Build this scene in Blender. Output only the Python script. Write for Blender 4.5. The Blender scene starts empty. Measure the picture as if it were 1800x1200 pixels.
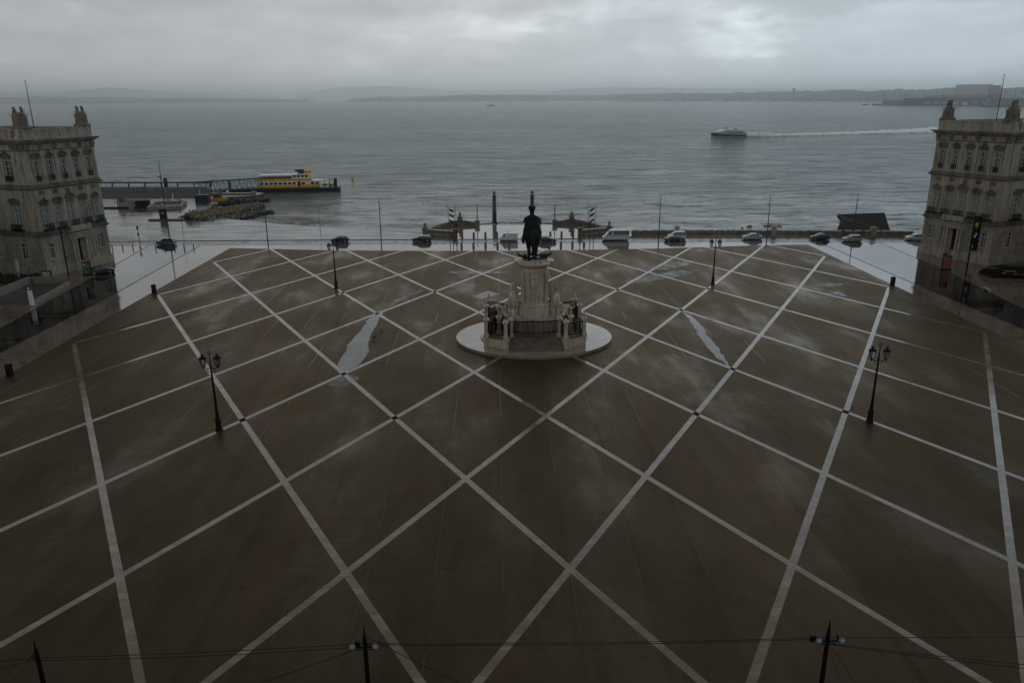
import bpy, math, random
from mathutils import Vector, Matrix, Euler, noise
R = math.radians
S = bpy.context.scene
COL = S.collection
random.seed(7)

# ------------------------------------------------------------------ camera
cam_d = bpy.data.cameras.new('camera'); cam = bpy.data.objects.new('camera', cam_d); COL.objects.link(cam)
cam_d.sensor_width = 36; cam_d.lens = 26.964; cam_d.clip_start = 0.1; cam_d.clip_end = 60000
_p, _r, _y = R(17.6), R(-0.381), R(1.02)
_F = Vector((math.sin(_y)*math.cos(_p), math.cos(_y)*math.cos(_p), -math.sin(_p)))
_R0 = Vector((math.cos(_y), -math.sin(_y), 0)); _U0 = _R0.cross(_F)
_R = _R0*math.cos(_r)+_U0*math.sin(_r); _U = -_R0*math.sin(_r)+_U0*math.cos(_r)
_M = Matrix((_R, _U, -_F)).transposed().to_4x4(); _M.translation = Vector((-5.034, 0, 33))
cam.matrix_world = _M
S.camera = cam

# ------------------------------------------------------------------ render / exposure
S.view_settings.view_transform = 'Standard'; S.view_settings.look = 'None'
S.view_settings.exposure = -1.45; S.view_settings.gamma = 1
S.cycles.use_denoising = True
S.cycles.max_bounces = 6; S.cycles.volume_bounces = 2
S.cycles.sample_clamp_indirect = 4

# ------------------------------------------------------------------ world: overcast sky
W = bpy.data.worlds.new('World'); S.world = W; W.use_nodes = True
SUN_EL, SUN_AZ = 70, 20
def world():
    nt = W.node_tree; N = nt.nodes; L = nt.links; N.clear()
    out = N.new('ShaderNodeOutputWorld'); bg = N.new('ShaderNodeBackground'); bg.inputs[1].default_value = 0.1
    sky = N.new('ShaderNodeTexSky'); sky.sky_type = 'NISHITA'; sky.sun_disc = False
    sky.sun_elevation = R(SUN_EL); sky.sun_rotation = R(SUN_AZ); sky.dust_density = 3
    tc = N.new('ShaderNodeTexCoord'); sp = N.new('ShaderNodeSeparateXYZ'); L.new(tc.outputs['Generated'], sp.inputs[0])
    def m(op, a, b=None, clamp=False):
        n = N.new('ShaderNodeMath'); n.operation = op; n.use_clamp = clamp
        for i, v in enumerate((a, b)):
            if v is None: continue
            if isinstance(v, (int, float)): n.inputs[i].default_value = v
            else: L.new(v, n.inputs[i])
        return n.outputs[0]
    def ramp(fac, pts, interp='LINEAR'):
        r = N.new('ShaderNodeValToRGB'); r.color_ramp.interpolation = interp
        e = r.color_ramp.elements
        while len(e) < len(pts): e.new(0.5)
        for q, (p, c) in zip(e, pts): q.position = p; q.color = (c, c, c, 1) if isinstance(c, (int, float)) else (*c, 1)
        L.new(fac, r.inputs[0]); return r.outputs[0]
    def noise_(sc, detail, rough, scale3, off=(0,0,0)):
        mp = N.new('ShaderNodeMapping'); mp.inputs['Scale'].default_value = scale3; mp.inputs['Location'].default_value = off
        L.new(tc.outputs['Generated'], mp.inputs[0])
        n = N.new('ShaderNodeTexNoise'); n.inputs['Scale'].default_value = sc; n.inputs['Detail'].default_value = detail
        n.inputs['Roughness'].default_value = rough; L.new(mp.outputs[0], n.inputs['Vector']); return n.outputs['Fac']
    z = sp.outputs[2]
    # height gradient: bright band low over the river, heavy dark cloud overhead
    grad = ramp(m('ADD', m('MULTIPLY', z, 0.5), 0.5, True), [(0.0, 0.10), (0.49, 0.64), (0.505, 0.86), (0.55, 0.70), (0.595, 0.92), (0.63, 1.0), (0.70, 0.94), (0.745, 0.84), (0.80, 0.27), (0.86, 0.14), (1.0, 0.13)])
    # the cloud is thinner towards the river (south) than over the city behind
    south = ramp(m('ADD', m('MULTIPLY', sp.outputs[1], 0.5), 0.5, True), [(0.0, 0.72), (0.45, 0.76), (0.8, 0.97), (1.0, 1.0)])
    n1 = noise_(1.6, 7, 0.55, (1, 1, 4.5), (3.1, 0.4, 0.2))
    n2 = noise_(5.0, 8, 0.6, (1, 1, 3.4), (0.2, 7.0, 1.3))
    n3 = noise_(0.9, 3, 0.5, (1, 1, 2.2), (5.5, 2.0, 4.0))
    c1 = ramp(n1, [(0.34, 0.90), (0.5, 0.98), (0.60, 1.03), (0.72, 1.16)], 'EASE')
    c2 = ramp(n2, [(0.32, 0.92), (0.48, 0.985), (0.60, 1.03), (0.70, 1.30)])
    n4 = noise_(11.0, 9, 0.62, (1, 1, 2.2), (4.2, 3.3, 0.7)); c4 = ramp(n4, [(0.36, 0.92), (0.5, 0.99), (0.58, 1.03), (0.70, 1.20)])
    c3 = ramp(n3, [(0.3, 0.90), (0.7, 1.10)])
    # clouds dissolve in the rain towards the horizon
    amt = ramp(z, [(0.0, 0.3), (0.02, 0.8), (0.04, 1.2), (0.1, 1.25)])
    cl = m('MULTIPLY', m('MULTIPLY', m('MULTIPLY', c1, c2), c3), c4)
    cl = m('ADD', 1.0, m('MULTIPLY', m('SUBTRACT', cl, 1.0), amt))
    # a long ragged cloud edge lit from above, a few degrees over the river
    n5 = noise_(3.2, 6, 0.6, (1, 1, 1.5), (6.3, 2.7, 1.1)); n6 = noise_(9.0, 8, 0.62, (1, 1, 2.6), (2.2, 5.1, 3.7))
    zb = m('ADD', z, m('MULTIPLY', m('SUBTRACT', n5, 0.5), 0.10))
    edge = m('MULTIPLY', ramp(zb, [(0.070, 0.0), (0.084, 0.7), (0.094, 1.0), (0.104, 0.0)]), ramp(n6, [(0.42, 0.0), (0.52, 0.6), (0.64, 1.0)]))
    edge = m('MULTIPLY', edge, ramp(m('ADD', m('MULTIPLY', sp.outputs[0], 0.5), 0.5, True), [(0.28, 0.0), (0.36, 0.8), (0.42, 0.5), (0.50, 1.0), (0.68, 1.0), (0.76, 0.2)]))
    over = ramp(zb, [(0.098, 0.0), (0.110, 1.0)])
    cl = m('MULTIPLY', cl, m('ADD', 1.0, m('SUBTRACT', m('MULTIPLY', edge, 0.38), m('MULTIPLY', over, 0.07))))
    # left darker than right
    lr = ramp(m('ADD', m('MULTIPLY', sp.outputs[0], 0.5), 0.5, True), [(0.0, 0.52), (0.16, 0.66), (0.30, 0.84), (0.5, 0.99), (0.62, 1.02), (0.8, 0.90), (0.9, 0.66), (1.0, 0.52)])
    v = m('MULTIPLY', m('MULTIPLY', m('MULTIPLY', grad, south), cl), lr)
    tint = ramp(m('ADD', m('MULTIPLY', sp.outputs[0], 0.5), 0.5, True), [(0.2, (0.97, 1.0, 1.03)), (0.5, (0.955, 1.0, 1.03)), (0.75, (0.86, 0.985, 1.09))])
    def vm(op, a, b):
        n = N.new('ShaderNodeVectorMath'); n.operation = op
        for i, q in enumerate((a, b)):
            if isinstance(q, tuple): n.inputs[i].default_value = q
            elif isinstance(q, float): n.inputs[3].default_value = q
            else: L.new(q, n.inputs[3 if (op == 'SCALE' and i == 1) else i])
        return n.outputs[0]
    cloud = vm('SCALE', tint, m('MULTIPLY', v, 25.0))
    mix = N.new('ShaderNodeMix'); mix.data_type = 'RGBA'; mix.inputs[0].default_value = 0.93
    skys = vm('SCALE', sky.outputs[0], 0.25)
    L.new(skys, mix.inputs[6]); L.new(cloud, mix.inputs[7])
    L.new(mix.outputs[2], bg.inputs[0]); L.new(bg.outputs[0], out.inputs[0])
world()
sd = bpy.data.lights.new('sun', 'SUN'); sd.energy = 1.0; sd.angle = R(36); sd.color = (1.0, 0.95, 0.88)
so = bpy.data.objects.new('sun', sd); COL.objects.link(so)
so.rotation_euler = Vector((math.sin(R(SUN_AZ))*math.cos(R(SUN_EL)), math.cos(R(SUN_AZ))*math.cos(R(SUN_EL)), math.sin(R(SUN_EL)))).to_track_quat('Z', 'Y').to_euler()

# ------------------------------------------------------------------ mesh helpers
class MB:
    def __init__(s): s.v = []; s.f = []
    def add(s, vs, fs):
        o = len(s.v); s.v += [tuple(v) for v in vs]; s.f += [tuple(i+o for i in f) for f in fs]; return s
    def box(s, x0, y0, z0, x1, y1, z1):
        if x0 > x1: x0, x1 = x1, x0
        if y0 > y1: y0, y1 = y1, y0
        if z0 > z1: z0, z1 = z1, z0
        return s.add([(x0,y0,z0),(x1,y0,z0),(x1,y1,z0),(x0,y1,z0),(x0,y0,z1),(x1,y0,z1),(x1,y1,z1),(x0,y1,z1)],
                     [(0,3,2,1),(4,5,6,7),(0,1,5,4),(1,2,6,5),(2,3,7,6),(3,0,4,7)])
    def bc(s, c, d, rz=0, top=1.0):
        x, y, z = d[0]/2, d[1]/2, d[2]/2; cs, sn = math.cos(rz), math.sin(rz); vs = []
        for k, zz in ((1, -z), (top, z)):
            for a, b in ((-x,-y),(x,-y),(x,y),(-x,y)):
                a *= k; b *= k
                vs.append((c[0]+a*cs-b*sn, c[1]+a*sn+b*cs, c[2]+zz))
        return s.add(vs, [(0,3,2,1),(4,5,6,7),(0,1,5,4),(1,2,6,5),(2,3,7,6),(3,0,4,7)])
    def prism(s, poly, z0, z1):
        n = len(poly); a = sum(poly[i][0]*poly[(i+1)%n][1]-poly[(i+1)%n][0]*poly[i][1] for i in range(n))
        if a < 0: poly = poly[::-1]
        vs = [(x,y,z0) for x,y in poly]+[(x,y,z1) for x,y in poly]
        return s.add(vs, [tuple(range(n))[::-1], tuple(range(n, 2*n))]+[(i,(i+1)%n,n+(i+1)%n,n+i) for i in range(n)])
    def sheet(s, poly, z):
        n = len(poly); a = sum(poly[i][0]*poly[(i+1)%n][1]-poly[(i+1)%n][0]*poly[i][1] for i in range(n))
        if a < 0: poly = poly[::-1]
        return s.add([(x,y,z) for x,y in poly], [tuple(range(n))])
    def extr(s, prof, axis, a0, a1):
        """prism of a 2-D profile (p,q): axis 'x' -> (a,p,q); axis 'y' -> (p,a,q)"""
        n = len(prof); f = (lambda a,p,q: (a,p,q)) if axis == 'x' else (lambda a,p,q: (p,a,q))
        vs = [f(a0,p,q) for p,q in prof]+[f(a1,p,q) for p,q in prof]
        return s.add(vs, [tuple(range(n))[::-1], tuple(range(n,2*n))]+[(i,(i+1)%n,n+(i+1)%n,n+i) for i in range(n)])
    def cyl(s, p0, p1, r0, r1=None, n=10, cap=True):
        r1 = r0 if r1 is None else r1
        p0, p1 = Vector(p0), Vector(p1); d = (p1-p0)
        if d.length < 1e-6: return s
        q = d.normalized(); a = q.orthogonal().normalized(); b = q.cross(a)
        vs = [p0+(a*math.cos(t)+b*math.sin(t))*r0 for t in [2*math.pi*i/n for i in range(n)]]
        vs += [p1+(a*math.cos(t)+b*math.sin(t))*r1 for t in [2*math.pi*i/n for i in range(n)]]
        fs = [(i,(i+1)%n,n+(i+1)%n,n+i) for i in range(n)]
        if cap: fs += [tuple(range(n))[::-1], tuple(range(n,2*n))]
        return s.add(vs, fs)
    def tube(s, pts, r, n=6):
        pts = [Vector(p) for p in pts]; m = len(pts); rings = []
        rr = r if isinstance(r, (list, tuple)) else [r]*m
        up = None
        for i, p in enumerate(pts):
            t = (pts[min(i+1,m-1)]-pts[max(i-1,0)]).normalized()
            a = t.orthogonal().normalized() if up is None else (up-t*up.dot(t)).normalized()
            up = a; b = t.cross(a)
            rings.append([p+(a*math.cos(2*math.pi*k/n)+b*math.sin(2*math.pi*k/n))*rr[i] for k in range(n)])
        vs = [v for q in rings for v in q]
        fs = [(i*n+k, i*n+(k+1)%n, (i+1)*n+(k+1)%n, (i+1)*n+k) for i in range(m-1) for k in range(n)]
        fs += [tuple(range(n))[::-1], tuple(range((m-1)*n, m*n))]
        return s.add(vs, fs)
    def lathe(s, prof, c=(0,0,0), n=16, sq=None):
        """profile of (r,z); sq=4 gives a square section"""
        n = sq or n; off = math.pi/n if sq else 0; k = 1/math.cos(math.pi/n) if sq else 1
        vs = [(c[0]+r*k*math.cos(2*math.pi*i/n+off), c[1]+r*k*math.sin(2*math.pi*i/n+off), c[2]+z) for r,z in prof for i in range(n)]
        m = len(prof)
        fs = [(j*n+i, j*n+(i+1)%n, (j+1)*n+(i+1)%n, (j+1)*n+i) for j in range(m-1) for i in range(n)]
        fs += [tuple(range(n))[::-1], tuple(range((m-1)*n, m*n))]
        return s.add(vs, fs)
    def ell(s, c, r, rot=(0,0,0), n=10, m=7):
        e = Euler(rot).to_matrix(); vs = []; fs = []; c = Vector(c)
        for j in range(1, m):
            t = math.pi*j/m
            for i in range(n):
                p = 2*math.pi*i/n
                vs.append(c+e@Vector((r[0]*math.sin(t)*math.cos(p), r[1]*math.sin(t)*math.sin(p), r[2]*math.cos(t))))
        vs += [c+e@Vector((0,0,r[2])), c+e@Vector((0,0,-r[2]))]; T = len(vs)-2; B = len(vs)-1
        for j in range(m-2):
            for i in range(n): fs.append((j*n+i, (j+1)*n+i, (j+1)*n+(i+1)%n, j*n+(i+1)%n))
        for i in range(n): fs.append((T, i, (i+1)%n)); fs.append((B, (m-2)*n+(i+1)%n, (m-2)*n+i))
        return s.add(vs, fs)
    def loft(s, rings, cap=True):
        n = len(rings[0]); vs = [p for r in rings for p in r]
        fs = [(j*n+i, j*n+(i+1)%n, (j+1)*n+(i+1)%n, (j+1)*n+i) for j in range(len(rings)-1) for i in range(n)]
        if cap: fs += [tuple(range(n))[::-1], tuple(range((len(rings)-1)*n, len(rings)*n))]
        return s.add(vs, fs)
    def build(s, name, mat, parent=None, smooth=False, loc=None, rz=None):
        me = bpy.data.meshes.new(name); me.from_pydata(s.v, [], s.f); me.update()
        o = bpy.data.objects.new(name, me); COL.objects.link(o); me.materials.append(mat)
        if smooth is not False:
            me.polygons.foreach_set('use_smooth', [True]*len(me.polygons))
            if smooth is True: me.set_sharp_from_angle(angle=R(38))
        if parent: o.parent = parent
        if loc: o.location = loc
        if rz: o.rotation_euler = (0, 0, rz)
        return o
def tag(o, label=None, cat=None, group=None, kind=None):
    for k, v in (('label', label), ('category', cat), ('group', group), ('kind', kind)):
        if v: o[k] = v
    return o
def empty(name, loc, rz=0, label=None, cat=None, group=None):
    o = bpy.data.objects.new(name, None); COL.objects.link(o); o.location = loc; o.rotation_euler = (0, 0, rz)
    o.empty_display_size = 0.3
    return tag(o, label, cat, group)
def copy_tree(o, parent=None):
    c = o.copy(); COL.objects.link(c); c.parent = parent
    for ch in [x for x in bpy.data.objects if x.parent == o]: copy_tree(ch, c)
    return c
def blob(o, size, smooth=3, dec=None):
    """melt overlapping shapes into one continuous surface"""
    r = o.modifiers.new('melt', 'REMESH'); r.mode = 'VOXEL'; r.voxel_size = size; r.use_smooth_shade = True
    if smooth:
        q = o.modifiers.new('smooth', 'SMOOTH'); q.iterations = smooth; q.factor = 0.5
    return o

# ------------------------------------------------------------------ materials
def mat(name, col, rough=0.6, metal=0.0, spec=0.5, coat=0.0, coat_rough=0.05, emit=None,
        var=None, vscale=3.0, vstretch=(1,1,1), col2=None, bump=0, bscale=20.0, rvar=None, coord='Object', extra=None):
    m = bpy.data.materials.new(name); m.use_nodes = True; nt = m.node_tree; N = nt.nodes; L = nt.links
    b = N['Principled BSDF']; b.inputs['Base Color'].default_value = (*col, 1); b.inputs['Roughness'].default_value = rough
    b.inputs['Metallic'].default_value = metal; b.inputs['Specular IOR Level'].default_value = spec
    b.inputs['Coat Weight'].default_value = coat; b.inputs['Coat Roughness'].default_value = coat_rough
    if emit: b.inputs['Emission Color'].default_value = (*emit[0], 1); b.inputs['Emission Strength'].default_value = emit[1]
    tc = N.new('ShaderNodeTexCoord'); src = tc.outputs[coord] if coord != 'World' else N.new('ShaderNodeNewGeometry').outputs['Position']
    def nz(sc, st=(1,1,1), detail=6, rg=0.6, off=(0,0,0)):
        mp = N.new('ShaderNodeMapping'); mp.inputs['Scale'].default_value = st; mp.inputs['Location'].default_value = off; L.new(src, mp.inputs[0])
        n = N.new('ShaderNodeTexNoise'); n.inputs['Scale'].default_value = sc; n.inputs['Detail'].default_value = detail; n.inputs['Roughness'].default_value = rg
        L.new(mp.outputs[0], n.inputs['Vector']); return n.outputs['Fac']
    def rp(f, p):
        r = N.new('ShaderNodeValToRGB'); e = r.color_ramp.elements
        while len(e) < len(p): e.new(.5)
        for q, (x, c) in zip(e, p): q.position = x; q.color = (c,c,c,1) if isinstance(c,(int,float)) else (*c,1)
        L.new(f, r.inputs[0]); return r.outputs[0]
    if col2:
        L.new(rp(nz(vscale, vstretch), [(0.36, col), (0.66, col2)]), b.inputs['Base Color'])
    elif var is None or var:
        k = var if var else 0.12
        L.new(rp(nz(vscale, vstretch), [(0.3, tuple(c*(1-k) for c in col)), (0.7, tuple(c*(1+k) for c in col))]), b.inputs['Base Color'])
    if rvar: L.new(rp(nz(vscale*1.7, vstretch, off=(4,1,2)), [(0.38, rvar[0]), (0.62, rvar[1])]), b.inputs['Roughness'])
    if bump:
        bp = N.new('ShaderNodeBump'); bp.inputs['Strength'].default_value = 1; bp.inputs['Distance'].default_value = bump
        L.new(nz(bscale, detail=4), bp.inputs['Height']); L.new(bp.outputs[0], b.inputs['Normal'])
    if extra: extra(m, N, L, b, nz, rp, src)
    return m
def mixc(N, L, fac, a, b, mode='MIX'):
    n = N.new('ShaderNodeMix'); n.data_type = 'RGBA'; n.blend_type = mode
    for i, v in ((0, fac), (6, a), (7, b)):
        if isinstance(v, (int, float)): n.inputs[i].default_value = v
        elif isinstance(v, tuple): n.inputs[i].default_value = (*v, 1)
        else: L.new(v, n.inputs[i])
    return n.outputs[2]
def mth(N, L, op, a, b=0.0, clamp=False):
    n = N.new('ShaderNodeMath'); n.operation = op; n.use_clamp = clamp
    for i, v in enumerate((a, b)):
        if isinstance(v, (int, float)): n.inputs[i].default_value = v
        else: L.new(v, n.inputs[i])
    return n.outputs[0]

def ex_square(m, N, L, b, nz, rp, src):
    sp = N.new('ShaderNodeSeparateXYZ'); L.new(src, sp.inputs[0]); X, Y = sp.outputs[0], sp.outputs[1]
    # laid in strips about 5 m wide: each strip a slightly different brown, darker seams
    strip = mth(N, L, 'MULTIPLY', X, 1/4.95)
    wn = N.new('ShaderNodeTexWhiteNoise'); wn.noise_dimensions = '1D'; L.new(mth(N, L, 'FLOOR', strip), wn.inputs['W'])
    fr = mth(N, L, 'FRACT', strip)
    edge = mth(N, L, 'MINIMUM', fr, mth(N, L, 'SUBTRACT', 1.0, fr))           # 0 at seam
    big = nz(0.06, (1.0, 0.45, 1), 5, 0.6); mid = nz(0.35, (1.6, 0.35, 1), 6, 0.65, (3,8,0))
    brush = nz(1.1, (0.12, 2.2, 1), 5, 0.6, (1,2,0)); grit = nz(9.0, (1,1,1), 4, 0.7)
    c = rp(big, [(0.32, (0.060, 0.043, 0.025)), (0.5, (0.048, 0.037, 0.023)), (0.68, (0.035, 0.029, 0.020))])
    c = mixc(N, L, 1.0, c, rp(mid, [(0.33, 0.80), (0.5, 1.0), (0.67, 1.14)]), 'MULTIPLY')
    c = mixc(N, L, 1.0, c, rp(brush, [(0.35, 0.955), (0.65, 1.04)]), 'MULTIPLY')
    c = mixc(N, L, 1.0, c, rp(grit, [(0.3, 0.80), (0.7, 1.18)]), 'MULTIPLY')
    c = mixc(N, L, 1.0, c, rp(wn.outputs[0], [(0.0, 0.86), (1.0, 1.10)]), 'MULTIPLY')
    c = mixc(N, L, 1.0, c, rp(edge, [(0.0, 0.86), (0.09, 1.0)]), 'MULTIPLY')
    spots = nz(0.9, (1.0, 1.0, 1), 3, 0.5, (31,7,0))
    c = mixc(N, L, 1.0, c, rp(spots, [(0.66, 1.0), (0.72, 0.62)]), 'MULTIPLY')
    # old repairs: squarish patches of darker topping
    vo = N.new('ShaderNodeTexVoronoi'); vo.distance = 'CHEBYCHEV'; vo.inputs['Scale'].default_value = 0.055; L.new(src, vo.inputs['Vector'])
    c = mixc(N, L, 1.0, c, rp(vo.outputs['Color'], [(0.2, 0.90), (0.25, 1.0), (0.8, 1.0), (0.84, 1.09)]), 'MULTIPLY')
    L.new(c, b.inputs['Base Color'])
    wet = nz(0.085, (1.5, 0.55, 1), 6, 0.62, (11,4,0))
    wet2 = mth(N, L, 'ADD', mth(N, L, 'MULTIPLY', wet, 0.88), mth(N, L, 'MULTIPLY', brush, 0.12))
    w = rp(wet2, [(0.42, 0.52), (0.54, 0.46), (0.66, 0.30), (0.76, 0.20)])
    L.new(w, b.inputs['Roughness'])
    L.new(rp(wet2, [(0.40, 0.11), (0.54, 0.15), (0.72, 0.46)]), b.inputs['Specular IOR Level'])
    L.new(rp(wet2, [(0.45, (1.0,0.84,0.66)), (0.72, (1.0,0.92,0.82))]), b.inputs['Specular Tint'])
    b.inputs['Metallic'].default_value = 0.60
    bp = N.new('ShaderNodeBump'); bp.inputs['Distance'].default_value = 0.004; L.new(grit, bp.inputs['Height']); L.new(bp.outputs[0], b.inputs['Normal'])
M = {}
M['square'] = mat('damp_brown_square', (0.1,0.08,0.06), extra=ex_square, coord='World')

def ex_paving(m, N, L, b, nz, rp, src):
    br = N.new('ShaderNodeTexBrick'); br.inputs['Scale'].default_value = 1.0
    br.inputs['Brick Width'].default_value = 0.9; br.inputs['Row Height'].default_value = 0.45; br.inputs['Mortar Size'].default_value = 0.008
    br.inputs['Color1'].default_value = (0.165,0.142,0.112,1); br.inputs['Color2'].default_value = (0.115,0.10,0.08,1); br.inputs['Mortar'].default_value = (0.07,0.06,0.05,1)
    L.new(src, br.inputs['Vector'])
    sp2 = nz(0.55, (0.45, 1.5, 1), 7, 0.72)
    c = mixc(N, L, rp(sp2, [(0.48, 0.0), (0.60, 0.85)]), br.outputs[0], (0.15, 0.075, 0.045))
    c = mixc(N, L, rp(nz(0.8, (0.4, 1.4, 1), 6, 0.7, (19,3,0)), [(0.55, 0.0), (0.66, 0.75)]), c, (0.045, 0.038, 0.03))
    c = mixc(N, L, 1.0, c, rp(nz(0.12), [(0.3, 0.82), (0.7, 1.12)]), 'MULTIPLY')
    L.new(c, b.inputs['Base Color'])
    L.new(rp(nz(0.5, (1.0, 1.0, 1), 5, 0.6, (5,5,0)), [(0.42, 0.035), (0.62, 0.12)]), b.inputs['Roughness'])
    bp = N.new('ShaderNodeBump'); bp.inputs['Distance'].default_value = 0.005; bp.inputs['Strength'].default_value = 0.6
    L.new(mth(N, L, 'ADD', nz(0.9, (1,1,1), 5, 0.6), mth(N, L, 'MULTIPLY', nz(6.0), 0.08)), bp.inputs['Height']); L.new(bp.outputs[0], b.inputs['Normal'])
M['paving'] = mat('wet_stone_paving', (0.2,0.18,0.16), spec=0.72, extra=ex_paving, coord='World')
def ex_band(m, N, L, b, nz, rp, src):
    c = rp(nz(0.6), [(0.35, (0.145,0.116,0.074)), (0.65, (0.225,0.185,0.125))])
    spb = N.new('ShaderNodeSeparateXYZ'); L.new(src, spb.inputs[0])
    fb = mth(N, L, 'FRACT', mth(N, L, 'MULTIPLY', spb.outputs[1], 1.35)); wnb = N.new('ShaderNodeTexWhiteNoise'); wnb.noise_dimensions = '1D'; L.new(mth(N, L, 'FLOOR', mth(N, L, 'MULTIPLY', spb.outputs[1], 1.35)), wnb.inputs['W'])
    c = mixc(N, L, 1.0, c, rp(wnb.outputs[0], [(0.0, 0.70), (1.0, 1.12)]), 'MULTIPLY')
    c = mixc(N, L, 1.0, c, rp(fb, [(0.0, 0.45), (0.05, 1.0)]), 'MULTIPLY')
    c = mixc(N, L, rp(nz(0.09, (1,1,1), 5, 0.6, (9,1,0)), [(0.50, 0.0), (0.64, 0.85)]), c, (0.13, 0.085, 0.05))
    c = mixc(N, L, 1.0, c, rp(nz(5.0), [(0.3, 0.86), (0.7, 1.1)]), 'MULTIPLY')
    L.new(c, b.inputs['Base Color'])
    L.new(rp(nz(0.3, off=(3,3,0)), [(0.4, 0.10), (0.65, 0.24)]), b.inputs['Roughness'])
    bp = N.new('ShaderNodeBump'); bp.inputs['Distance'].default_value = 0.002; L.new(nz(3.0), bp.inputs['Height']); L.new(bp.outputs[0], b.inputs['Normal'])
M['band'] = mat('pale_stone_band', (0.3,0.28,0.25), spec=0.7, extra=ex_band, coord='World')
M['asphalt'] = mat('wet_asphalt', (0.026,0.026,0.028), rough=0.18, spec=0.30, var=0.25, vscale=0.4, rvar=(0.12,0.32), bump=0.003, bscale=3.0, coord='World')
M['quay'] = mat('wet_worn_quay', (0.055,0.052,0.048), rough=0.2, spec=0.36, col2=(0.10,0.095,0.088), vscale=0.12, vstretch=(0.5,1.6,1), rvar=(0.08,0.30), bump=0.012, bscale=0.8, coord='World')
M['lane'] = mat('wet_dark_setts', (0.004,0.004,0.005), rough=0.05, spec=0.62, var=0.2, vscale=0.3, rvar=(0.03,0.10), bump=0.004, bscale=0.8, coord='World')
M['paint'] = mat('road_paint', (0.55,0.55,0.53), rough=0.25, var=0.15)
M['damp'] = mat('damp_margin', (0.035,0.028,0.018), rough=0.36, spec=0.22, metal=0.35, var=0.3, vscale=0.5, rvar=(0.26,0.48), coord='World')
M['joint'] = mat('dusty_joint', (0.085,0.072,0.052), rough=0.3, spec=0.4, var=0.5, vscale=0.2, coord='World')
M['puddle'] = mat('puddle_water', (0.020,0.019,0.018), rough=0.03, spec=0.36, var=0.2, vscale=0.3, coord='World')
M['kerb'] = mat('kerb_stone', (0.07,0.065,0.06), rough=0.3)

def ex_water(m, N, L, b, nz, rp, src):
    sp = N.new('ShaderNodeSeparateXYZ'); L.new(src, sp.inputs[0])
    d = mth(N, L, 'MULTIPLY', sp.outputs[1], 1/3000.0, True)
    # murky near the shore, green further out
    c = rp(d, [(0.062, (0.085,0.083,0.078)), (0.10, (0.045,0.088,0.076)), (0.2, (0.024,0.105,0.085)), (0.6, (0.016,0.098,0.082))])
    c = mixc(N, L, 1.0, c, rp(nz(0.006, (0.5, 2.0, 1), 5, 0.6), [(0.35, 0.70), (0.65, 1.22)]), 'MULTIPLY')
    grp = nz(0.055, (0.5, 1.1, 1), 8, 0.72, (3,1,7))
    L.new(c, b.inputs['Base Color'])
    chop = nz(0.22, (0.30, 0.8, 1), 9, 0.85, (5,5,5)); L.new(rp(chop, [(0.40, 0.0), (0.5, 0.17), (0.58, 0.75)]), b.inputs['Specular IOR Level'])
    w1 = nz(0.10, (0.7, 1.5, 1), 5, 0.62); w2 = nz(0.42, (0.8, 1.7, 1), 5, 0.6, (7,3,1)); w3 = nz(0.022, (0.6, 1.6, 1), 3, 0.5, (2,9,4))
    h = mth(N, L, 'ADD', mth(N, L, 'MULTIPLY', w1, 3.4), mth(N, L, 'ADD', mth(N, L, 'MULTIPLY', w2, 0.85), mth(N, L, 'MULTIPLY', w3, 3.2)))
    # gusts roughen some patches; the water by the quay is sheltered
    gust = rp(nz(0.004, (0.6, 2.4, 1), 4, 0.55, (1,5,2)), [(0.35, 0.70), (0.65, 1.15)])
    lee = rp(mth(N, L, 'MULTIPLY', sp.outputs[1], 1/1000.0, True), [(0.19, 0.30), (0.24, 0.5), (0.30, 1.0), (0.42, 1.9), (1.0, 4.2)])
    bp = N.new('ShaderNodeBump'); bp.inputs['Distance'].default_value = 1.0
    L.new(mth(N, L, 'MULTIPLY', mth(N, L, 'MULTIPLY', gust, lee), rp(grp, [(0.36, 0.35), (0.5, 0.9), (0.64, 2.0)])), bp.inputs['Strength']); L.new(h, bp.inputs['Height']); L.new(bp.outputs[0], b.inputs['Normal'])
M['water'] = mat('river_water', (0.05,0.08,0.075), rough=0.12, spec=0.38, extra=ex_water, coord='World')
M['foam'] = mat('foam', (0.92,0.93,0.93), rough=0.5, var=0.2, vscale=0.4)

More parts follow.
